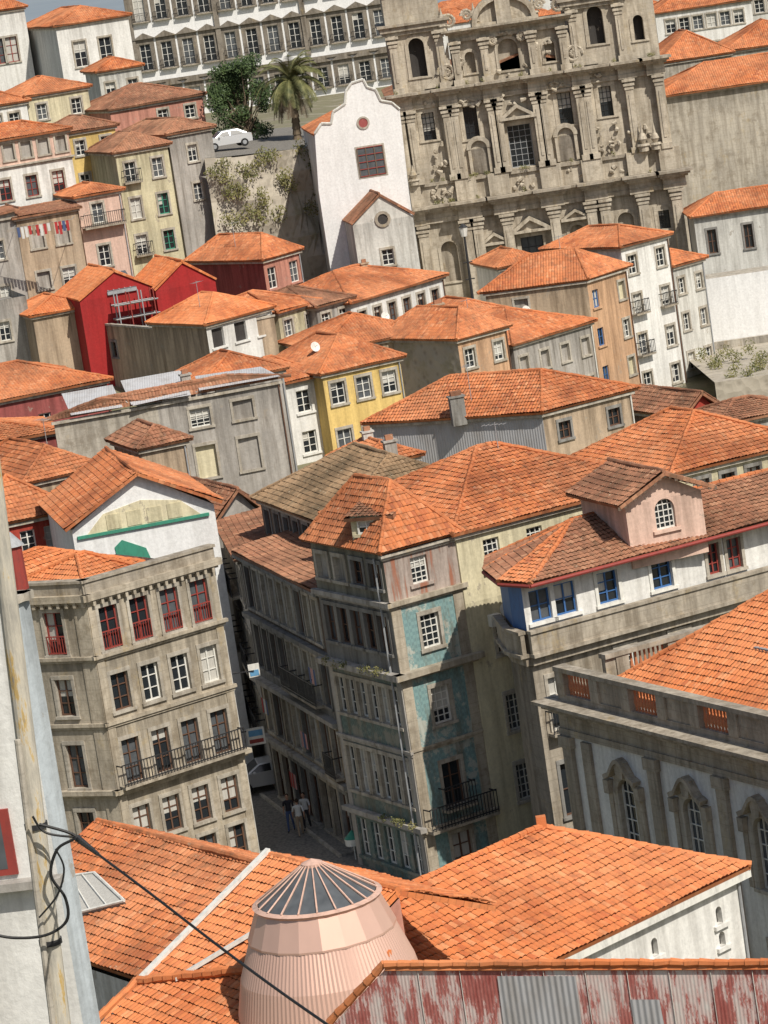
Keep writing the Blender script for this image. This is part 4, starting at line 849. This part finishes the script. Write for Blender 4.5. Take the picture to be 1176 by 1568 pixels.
# ================================================================ CHURCH
b=Obj('baroque_church'); CX,CY=15.2,275.0; GC='pl_granitec'
A=Vector((CX-30,CY,0)); B=Vector((CX+30,CY,0)); base=Fr(A,B)
def cb(u0,u1,z0,z1,o0,o1,mat=GC,part='facade'): fbox(b.p(part),base,u0+30,u1+30,z0,z1,o0,o1,mat)
def cp(pts,o0,o1,mat=GC,part='facade'): fpoly(b.p(part),base,[(u+30,z) for u,z in pts],o0,o1,mat)
def cw(u0,u1,z0,z1,ops,mat=GC,o=0):
    a=base(u0+30,0,o);c=base(u1+30,0,o); wall(b,a,c,z0,z1,mat,[(x-w/2-u0,x+w/2-u0,za,zb2,st) for x,w,za,zb2,st in ops])
cw(-10.5,12.2,3,16.4,[(-6.9,1.3,10.3,13.6,'niche'),(-3.2,1.2,9.5,12.2,'cwin'),(-.2,1.8,8.6,13.0,'cwin'),(3.5,1.2,11,13.4,'niche'),(7.5,1.3,10.5,13.8,'niche'),(10.6,.9,12,13.5,'cwin')])
def pil(u,w,z0,z1,o,mat=GC):
    o=o*1.5
    cb(u-w/2,u+w/2,z0,z1,-.02,o,mat); cb(u-w/2-.14,u+w/2+.14,z0,z0+.45,-.02,o+.13,mat)
    for k,(dz,e) in enumerate(((.9,.06),(.6,.14),(.25,.22))): cb(u-w/2-e,u+w/2+e,z1-dz,z1-dz+.2,-.02,o+e,mat)
    cb(u-w/2+.2,u+w/2-.2,z0+.9,z1-1.3,o,o+.06,mat)
for u in(-9.9,-8.8,-5.3,-4.4,-2.0,1.8,4.8,5.9,9.0,11.7): pil(u,.8,4,15.2,.55)
def ent(u0,u1,z0,z1,o,steps=4,mat=GC):
    h=(z1-z0)
    cb(u0,u1,z0,z0+h*.25,-.02,o,mat); cb(u0+.03,u1-.03,z0+h*.25,z0+h*.6,-.02,o-.08,mat)
    for k in range(3): cb(u0-.18*(k+1),u1+.18*(k+1),z0+h*(.6+.13*k),z0+h*(.6+.13*(k+1)),-.02,o+.28*(k+1),mat if k<2 else 'pl_granite')
ent(-10.5,12.2,15.2,16.7,.35)
for u in(-9.35,-4.85,-2.0,1.8,5.35,9.0,11.7): ent(u-.95,u+.95,15.2,16.72,.9)
cb(-10.3,12,16.7,18.4,-.02,.25); cb(-10.5,12.2,18.2,18.45,-.02,.45,'pl_granite')
for u in(-9.35,-4.85,-2.2,2.0,5.35,9.0,11.6): cb(u-.85,u+.85,16.72,18.5,-.02,.7)
cw(-10.0,12.0,18.4,25.4,[(-7.1,1.0,21.8,24.0,'cwin'),(-3.7,1.1,21.4,24.0,'cwin'),(0,1.9,18.6,22.0,D(fm='pt_grey',sm=GC,nx=4,ny=7,sw=.3,dep=.5,fill='glass')),(3.9,1.1,21.4,24.0,'cwin'),(7.2,1.0,21.6,24.0,'cwin')])
for (u,z) in((-3.4,18.6),(3.6,18.6)):
    cb(u-.9,u-.65,z,z+2.1,-.02,.3); cb(u+.65,u+.9,z,z+2.1,-.02,.3)
    for i in range(10):
        a0=math.pi*i/10;a1=math.pi*(i+1)/10; cp([(u-.65*math.cos(a0),z+2+.65*math.sin(a0)),(u-.65*math.cos(a1),z+2+.65*math.sin(a1)),(u-1.0*math.cos(a1),z+2+1.0*math.sin(a1)),(u-1.0*math.cos(a0),z+2+1.0*math.sin(a0))],-.02,.35)
    cb(u-.64,u+.64,z,z+2.0,-.02,.05,'pl_granite2')
for u in(-9.3,-8.5,-5.6,-5.0,-2.0,-1.5,1.6,2.1,5.1,5.7,9.1,11.5): pil(u,.62,18.45,24.4,.45)
def ped(u,w,z,h,o,seg=False,mat=GC):
    if seg:
        pts=[(u-w*math.cos(math.pi*i/12),z+h*math.sin(math.pi*i/12)) for i in range(13)]; cp(pts,-.02,o*.5,mat)
        for (a,c),(d,e) in zip(pts,pts[1:]): cp([(a,c),(d,e),(u+(d-u)*.84,z+(e-z)*.78),(u+(a-u)*.84,z+(c-z)*.78)],-.02,o,mat)
    else:
        cp([(u-w,z),(u+w,z),(u,z+h)],-.02,o*.5,mat); cp([(u-w,z),(u-w*.7,z),(u,z+h*.7),(u,z+h)],-.02,o,mat); cp([(u+w,z),(u,z+h),(u,z+h*.7),(u+w*.7,z)],-.02,o,mat)
    cb(u-w,u+w,z-.2,z+.001,-.02,o,mat)
ped(0,1.5,22.7,1.0,.8); ped(-3.2,1.2,13.0,.8,.7); ped(3.5,1.2,14.0,.7,.7); ped(-.2,1.7,13.6,1.1,.8); ped(-3.7,.9,24.3,.4,.35); ped(3.9,.9,24.3,.4,.35)
ent(-10.0,12.0,24.4,25.8,.25)
for u in(-8.9,-5.3,-1.75,1.85,5.4,9.1,11.4): ent(u-.75,u+.75,24.4,25.82,.7)
cw(-4.6,4.8,25.8,30.2,[(0,1.6,26.4,28.9,'niche'),(-3.1,.8,26.6,28.3,'niche'),(3.3,.8,26.6,28.3,'niche')])
for u in(-4.2,-1.9,1.9,4.4): pil(u,.6,25.8,29.3,.4)
ent(-4.6,4.8,29.2,30.2,.3); ped(0,2.6,30.4,2.2,.8,True); cb(-.6,.6,30.2,32.2,0,.9)
cp([(-1,32.4),(1,32.4),(.3,33.6),(-.3,33.6)],-.3,.5)
for sg in(-1,1):
    for (uc,zc_,r) in((sg*5.1,26.9,.75),(sg*4.4,30.9,.6),(sg*2.9,31.2,.45),(sg*5.3,19.5,.5),(sg*1.2,28.9,.4)):
        for k in range(22):
            a0=k*.5;a1=(k+1)*.5; r0=r*(1-k/26);r1_=r*(1-(k+1)/26); 
            p=base(uc+sg*r0*math.cos(a0)+30,zc_+r0*math.sin(a0),.35); q=base(uc+sg*r1_*math.cos(a1)+30,zc_+r1_*math.sin(a1),.35); tube(b.p('scrolls'),p,q,.15,.15,GC,6)
    cp([(sg*4.7,25.9),(sg*7.0,25.9),(sg*6.2,26.6),(sg*5.4,27.2),(sg*5.0,28.4),(sg*4.7,29.2)][::sg],-.3,.3,GC,'scrolls')
random.seed(3)
for k in range(110):
    u,z=random.choice([(-7.1,25.0),(7.2,24.9),(0,24.1),(-3.7,24.5),(3.9,24.6),(0,29.6),(-1,26.2),(1,26.2),(-3.2,27.8),(3.2,27.8),(-7,19.4),(7.2,19.4),(9.6,19.8),(-7,20.8),(7.2,20.6),(0,17.5),(-7.1,17.5),(3.7,17.5),(7.4,17.5)])
    c=base(u+random.uniform(-1,1)+30,z+random.uniform(-.5,.5),random.uniform(.1,.4)); r=random.uniform(.1,.25); tube(b.p('carving'),c,c+Vector((random.uniform(-.4,.4),-.1,random.uniform(-.3,.4))),r,r*.5,GC,6)
def pinn(u,z,h=2.0,o=.1,s=1):
    c=base(u+30,z,o)
    for (z0_,z1,r0,r1_) in((0,.4,.38,.38),(.4,.55,.5,.45),(.55,.9,.15,.36),(.9,1.3,.36,.2),(1.3,h,.14,.02)): tube(b.p('pinnacles'),c+Vector((0,0,z0_*s)),c+Vector((0,0,z1*s)),r0*s,r1_*s,GC,9)
for u in(-4.9,5.1,-2.3,2.4): pinn(u,30.2 if abs(u)<5 else 29.6,1.9)
pinn(9.6,18.5,2.2,1.0,1.1); pinn(10.6,18.5,2.2,.9,1.0); pinn(-8.9,18.5,1.8,.8,.9)
def tower(u0,u1,ops,ztop=34.5):
    cw(u0,u1,25.8,ztop,ops,GC,.0)
    A_=base(u0+30,0,0);B_=base(u1+30,0,0); bk=Vector((0,6,0)); wall(b,B_,B_+bk,9,ztop,GC,[(2.2,3.5,27.5,30.2,'archo')]); wall(b,B_+bk,A_+bk,9,ztop,GC); wall(b,A_+bk,A_,9,ztop,GC,[(2.2,3.5,27.5,30.2,'archo')])
    for u in(u0+.35,u1-.35): pil(u,.6,25.8,30.4,.3)
    for (z0_,z1,o) in((30.4,30.7,.3),(30.7,31.1,.5),(31.1,31.3,.7),(ztop-.5,ztop,.5)):
        q=Fr(A_+Vector((-o,-o,0)),B_+Vector((o,-o,0))); fbox(b.p('tower_cornices'),q,0,q.L,z0_,z1,-6-2*o,0,'pl_granite')
    cc=(A_+B_)/2+Vector((0,3,0)); P=b.p('tower_domes'); prev=None
    for k in range(7):
        a=k/6*math.pi/2; r=(u1-u0)/2*math.cos(a)+.05; z=ztop+(u1-u0)/2*math.sin(a)
        cur=[Vector((cc.x+r*math.cos(t),cc.y+r*math.sin(t),z)) for t in[2*math.pi*i/16 for i in range(16)]]
        if prev:
            for i in range(16): P.face([prev[i],prev[(i+1)%16],cur[(i+1)%16],cur[i]],'pl_granite2')
        prev=cur
tower(-9.4,-5.0,[(-7.2,1.25,26.9,30.0,'archo')]); tower(5.0,9.4,[(7.2,1.25,27.4,30.4,'archo')])
cw(9.4,12.0,25.8,33,[(10.6,.8,27.2,29.2,'archo')],GC,-.4); wall(b,base(42,0,-.4),base(42,0,-20),9,33,GC); wall(b,base(42,0,-20),base(39.4,0,-20),9,33,GC)
b.p('roof').face([base(39.4,33,-.4),base(42,33,-.4),base(42,33,-20),base(39.4,33,-20)],'pl_granite2')
z=24.5; a,c=base(30-9.8,z,-.5),base(30+11.8,z,-.5); bk=Vector((0,30,0)); wall(b,c,c+bk,6,z,GC); wall(b,a+bk,a,6,z,GC); wall(b,c+bk,a+bk,6,z,GC)
roof4(b,a,c,c+bk,a+bk,z,3.0,'gable','rt_old','v',.1,False,GC)
wall(b,base(30-10.5,0,0)+Vector((0,8,0)),base(30-10.5,0,0),3,18.4,GC); wall(b,base(42.2,0,0),base(42.2,0,0)+Vector((0,8,0)),3,18.4,GC)
P=[base(30+random.uniform(-10,12),random.choice([16.85,18.6,25.95]),random.uniform(.2,.8)) for i in range(60)]
leafmass(b,'ledge_weeds',P,.22,2600,.06,'ivy')
b=Obj('street_lamp'); c=PY((725,470),262); t=PY((711,362),262); tube(b.p('post'),c-Vector((0,0,3)),t,.13,.09,'pt_iron',8); tube(b.p('lantern'),t,t+Vector((0,0,.7)),.22,.34,'pt_white',8); tube(b.p('cap'),t+Vector((0,0,.7)),t+Vector((0,0,1.0)),.38,.05,'pt_iron',8)
for k in(-2.0,-3.3): tube(b.p('brackets'),t+Vector((-.35,0,k)),t+Vector((.35,0,k)),.05,.05,'pt_iron',6)
# ================================================================ PALACE + RIGHT
pal=H('episcopal_palace',(183,-35),Y=400,yaw=0,R=(650,-105),dR=20,wm='pl_bright',roof='hip',h=3,rm='rt_mid',drop=19,
   fR=D(c=14,w=1.25,m=1.0,r=[(2.2,3.2),(8.0,3.0),(13.6,2.3)],st='pal',cs=[(0,.5,.5),(12.3,.3,.3)],cm='pl_granite2'))
f=Fr(pal.C,pal.R)
for i in range(15):
    s=.35+(f.L-.7)*i/14
    if i%4==0: fbox(pal.b.p('pilasters'),f,s-.3,s+.3,pal.z-12,pal.z-.6,-.01,.25,'pl_granite2')
H('grey_monastery_wing',(1012,150),Y=298,yaw=0,R=(1290,112),dR=10,wm='pl_lgran',roof='hip',h=2.0,rm='rt_mid',ov=.5,drop=17)
H('tiled_house',(1014,98),Y=325,yaw=5,R=(1120,84),dR=10,wm='pl_lgran',roof='hip',h=2.4,rm='rt_mid',drop=9)
H('tiled_house',(1115,80),Y=330,yaw=0,R=(1250,62),dR=10,wm='pl_lgran',roof='hip',h=2.2,rm='rt_mid',drop=9)
H('white_hilltop_house',(1003,22),Y=380,yaw=0,R=(1150,2),dR=10,wm='pl_white',roof='hip',h=2.2,rm='rt_mid',drop=9,fR=D(c=6,w=1.1,m=1.0,r=[(.8,1.5),(3.9,1.6)],st='w'))
H('white_hilltop_house',(1120,-5),Y=400,yaw=0,R=(1260,-25),dR=10,wm='pl_white2',roof='hip',h=2.2,rm='rt_mid',drop=12,fR=D(c=6,w=1.1,m=1.0,r=[(.8,1.5),(3.9,1.6)],st='w'))
H('white_monastery_wing',(1062,334),Y=270,yaw=0,R=(1290,300),dR=5,wm='pl_white2',roof='hip',h=1.3,rm='rt_mid',ov=.4,drop=12,fR=D(c=3,w=.7,m=.9,m2=4.5,r=[(1.1,1.9)],st='dk'))
b=Obj('white_terrace_wall'); A=PY((1078,428),262); B=A+Vector((18,-.5,0)); wall(b,A,B,A.z-6.4,A.z,'pl_bright'); wall(b,A+Vector((0,3,0)),A,A.z-6.4,A.z,'pl_bright'); wall(b,A-Vector((.6,.4,0)),B-Vector((0,.4,0)),A.z-9.5,A.z-4.9,'pl_lgran'); b.p('coping').face([Vector((A.x,A.y,A.z)),Vector((B.x,B.y,A.z)),Vector((B.x,B.y+3,A.z)),Vector((A.x,A.y+3,A.z))],'pl_lgran')
b.p('coping').face([Vector((A.x-.6,A.y-.4,A.z-4.9)),Vector((B.x,B.y-.4,A.z-4.9)),Vector((B.x,B.y,A.z-4.9)),Vector((A.x-.6,A.y,A.z-4.9))],'pl_lgran')
b=Obj('rubble_wall'); A=PY((1095,590),240); B=Vector((A.x+18,240,0)); wall(b,A,B,0,A.z+.2,'rock'); b.p('top').face([Vector((A.x,A.y,A.z+.2)),Vector((B.x,B.y,A.z+.2)),Vector((B.x,262,A.z-.6)),Vector((A.x,262,A.z-.6))],'rock')
leafmass(b,'scrub',[Vector((random.uniform(A.x,B.x),random.uniform(240,252),A.z+random.uniform(.1,.7))) for _ in range(40)],.6,5200,.1,'ivy')
b=Obj('distant_rooftops')
for i in range(60):
    x=random.uniform(-90,110); y=random.uniform(430,640); w=random.uniform(8,16); zt=random.uniform(17,24)
    A=Vector((x,y,0));B=Vector((x+w,y+random.uniform(-2,4),0)); fr=Fr(A,B); fbox(b.p('walls'),fr,0,w,0,zt,-9,0,random.choice(['pl_white','pl_cream','pl_lgran']))
    bk=Vector((-fr.n.x,-fr.n.y,0))*9; roof4(b,A,B,B+bk,A+bk,zt,2.2,'hip','rt_mid','u',.3,False)
# ================================================================ STREET
b=Obj('street_road'); P=b.p('paving'); P.face([Vector(p) for p in((-7.4,146,.03),(-2.8,146,.03),(-7.2,166,.03),(-10.8,166,.03))],'cobble')
P.face([Vector(p) for p in((-7.4,128,.026),(4.5,128,.026),(2,146,.026),(-7.4,146,.026))],'cobble')
b=Obj('pavement'); fr=Fr(Vector((-3.9,147,0)),Vector((-7.6,160,0)))
fbox(b.p('kerb'),fr,0,fr.L,-.1,.15,-.35,-.2,'pl_lgran'); fbox(b.p('slabs'),fr,0,fr.L,-.1,.146,-.2,.8,'cobble')
cp_=PZ((414,1206),.04); car(Vector((cp_.x,cp_.y,.05)),rad(8))
def person(pos,yaw,shirt,pants,stride=.2,nm='pedestrian'):
    V=[];E=[];Rr=[]
    def j(p,r,par=None):
        V.append(p);Rr.append(r)
        if par is not None: E.append((par,len(V)-1))
        return len(V)-1
    pel=j((0,0,.96),(.15,.11)); ab=j((0,0,1.12),(.13,.095),pel); chs=j((0,.01,1.34),(.165,.11),ab); nk=j((0,.01,1.5),(.06,.06),chs); j((0,.02,1.56),(.05,.05),nk)
    hands=[]
    for s in(-1,1):
        hp=j((s*.09,0,.9),(.09,.095),pel); kn=j((s*.1,.12*stride*5*s*.5+.03,.5),(.06,.062),hp); an=j((s*.1,s*stride*.9-.03,.09),(.038,.042),kn); j((s*.11,s*stride*.9+.14,.04),(.035,.028),an)
        sh=j((s*.19,.0,1.42),(.058,.058),chs); el=j((s*.25,-s*stride*.5-.02,1.14),(.042,.042),sh); wr=j((s*.25,-s*stride*.7+.1,.93),(.027,.03),el); j((s*.25,-s*stride*.7+.14,.86),(.032,.018),wr); hands.append(Vector((s*.25,-s*stride*.7+.14,.86)))
    me=bpy.data.meshes.new('body'); me.from_pydata(V,E,[]); ob=bpy.data.objects.new('tmp',me); sc.collection.objects.link(ob)
    ob.modifiers.new('s','SKIN')
    for i,r in enumerate(Rr): me.skin_vertices[0].data[i].radius=r
    me.skin_vertices[0].data[0].use_root=True
    sb=ob.modifiers.new('ss','SUBSURF'); sb.levels=2; sb.render_levels=2
    dg=bpy.context.evaluated_depsgraph_get(); me2=bpy.data.meshes.new_from_object(ob.evaluated_get(dg)); bpy.data.objects.remove(ob)
    for k in(shirt,pants,'skin','cl_dark'): me2.materials.append(mk(k))
    for p in me2.polygons:
        c=p.center; p.use_smooth=True
        p.material_index=3 if c.z<.08 else (1 if c.z<.97 and abs(c.x)<.2 else (2 if c.z>1.5 or (abs(c.x)>.19 and c.z<1.18) else 0))
    e=bpy.data.objects.new(nm,None); sc.collection.objects.link(e); bd=bpy.data.objects.new('body',me2); sc.collection.objects.link(bd); bd.parent=e
    h=Msh()
    def ell(c,rx,ry,rz,mat,n=12,mm=8):
        for a in range(mm):
            for q in range(n):
                f=lambda a,q:Vector((c[0]+rx*math.sin(math.pi*a/mm)*math.cos(2*math.pi*q/n),c[1]+ry*math.sin(math.pi*a/mm)*math.sin(2*math.pi*q/n),c[2]+rz*math.cos(math.pi*a/mm)))
                h.face([f(a,q),f(a+1,q),f(a+1,q+1),f(a,q+1)],mat)
    ell((0,.03,1.65),.075,.095,.12,'skin'); ell((0,.005,1.685),.085,.098,.105,'cl_hair'); tube(h,(0,.115,1.66),(0,.145,1.635),.012,.018,'skin',5)
    for s in(-1,1): ell((s*.08,.03,1.65),.012,.02,.03,'skin',6,4); ell((s*.03,.12,1.665),.011,.008,.008,'cl_dark',6,4)
    ell((0,.122,1.60),.025,.006,.007,'cl_red',6,4)
    for c in hands:
        for q in range(4): a=c+Vector((0,(q-1.5)*.02,-.03)); tube(h,a,a+Vector((0,.012,-.075+abs(q-1.5)*.01)),.009,.006,'skin',5)
        tube(h,c+Vector((0,.03,.0)),c+Vector((0,.065,-.04)),.011,.008,'skin',5)
    build(h,'head_and_hands',e)
    e.location=pos; e.rotation_euler=(0,0,yaw)
for (px,sh,pa,yw,st_) in(((447,1272),'cl_dark','cl_blue',3.0,.22),((462,1280),'cl_white','cl_tan',.1,.25),((472,1270),'cl_white','cl_dark',2.9,.18),((455,1200),'cl_tan','cl_dark',3.1,.2)):
    q=PZ(px,.05); person(Vector((q.x,q.y,.04)),yw,sh,pa,st_)
b=Obj('shop_sign'); c=PY((392,1128),152); f=Fr(c-Vector((.4,0,0)),c+Vector((.4,.1,0))); fbox(b.p('panel'),f,0,f.L,c.z-.4,c.z+.4,-.06,0,'pt_white'); fbox(b.p('stripes'),f,.08,f.L-.08,c.z+.02,c.z+.3,0,.01,'pt_bluelt'); fbox(b.p('stripes'),f,.08,f.L-.08,c.z-.3,c.z-.12,0,.01,'pt_red'); tube(b.p('bracket'),c+Vector((-.4,0,.3)),c+Vector((-1.6,0,.3)),.03,.03,'pt_iron',5)
b=Obj('shop_sign'); c=PY((389,1027),151); f=Fr(c-Vector((.25,0,0)),c+Vector((.25,.1,0))); fbox(b.p('panel'),f,0,f.L,c.z-.3,c.z+.3,-.06,0,'pt_white'); fbox(b.p('stripes'),f,.05,f.L-.05,c.z-.25,c.z+.02,0,.01,'pt_bluelt'); tube(b.p('bracket'),c,c+Vector((-1.3,0,0)),.03,.03,'pt_iron',5)
b=Obj('cafe_parasol'); c=PY((540,1283),146.2); tube(b.p('canopy'),c,c+Vector((0,0,.35)),.38,.03,'pt_green',12); tube(b.p('canopy'),c-Vector((0,0,.3)),c,.36,.38,'pt_white',12); tube(b.p('pole'),Vector((c.x,c.y,0)),c,.03,.03,'pt_white',6)
# ================================================================ GROUND
xs=[-6000,-2500,-900,-300,-120,-80,-60]+list(range(-50,61,3))+[70,100,160,400,1000,2500,6000]; ys=[-3000,-600,-100,-30]+list(range(0,320,4))+[330,360,400,450,520,600,700,850,1000,1300,1600,2200,3000,4500,6000,9000]
m=Msh()
for i in range(len(xs)-1):
    for j in range(len(ys)-1):
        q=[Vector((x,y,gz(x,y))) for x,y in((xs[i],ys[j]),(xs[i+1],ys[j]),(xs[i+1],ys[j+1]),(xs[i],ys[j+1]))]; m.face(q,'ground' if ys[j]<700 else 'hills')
build(m,'ground')
for b in ALL: b.finish()
# ================================================================ LIGHT/CAMERA
az=rad(145); el=rad(49)
S=Vector((math.sin(az)*math.cos(el),math.cos(az)*math.cos(el),math.sin(el)))
w=bpy.data.worlds.new('World'); sc.world=w; w.use_nodes=True; nt=w.node_tree
sk=nt.nodes.new('ShaderNodeTexSky'); sk.sky_type='NISHITA'; sk.sun_disc=False; sk.sun_elevation=el; sk.sun_rotation=az; sk.air_density=1.2; sk.dust_density=2.0
nt.links.new(sk.outputs[0],nt.nodes['Background'].inputs[0]); nt.nodes['Background'].inputs[1].default_value=.085
sl=bpy.data.lights.new('sun','SUN'); sl.energy=4.9; sl.angle=rad(.5); sl.color=(1,.94,.84); so=bpy.data.objects.new('sun',sl); sc.collection.objects.link(so); so.rotation_euler=(-S).to_track_quat('-Z','Y').to_euler()
cd=bpy.data.cameras.new('camera'); cd.sensor_fit='HORIZONTAL'; cd.sensor_width=36; cd.lens=36*F_/1176; cd.clip_start=1; cd.clip_end=20000
co=bpy.data.objects.new('camera',cd); sc.collection.objects.link(co); co.matrix_world=Matrix.Translation(CAM)@MR.to_4x4(); sc.camera=co
sc.view_settings.view_transform='Standard'; sc.view_settings.look='None'; sc.view_settings.exposure=0
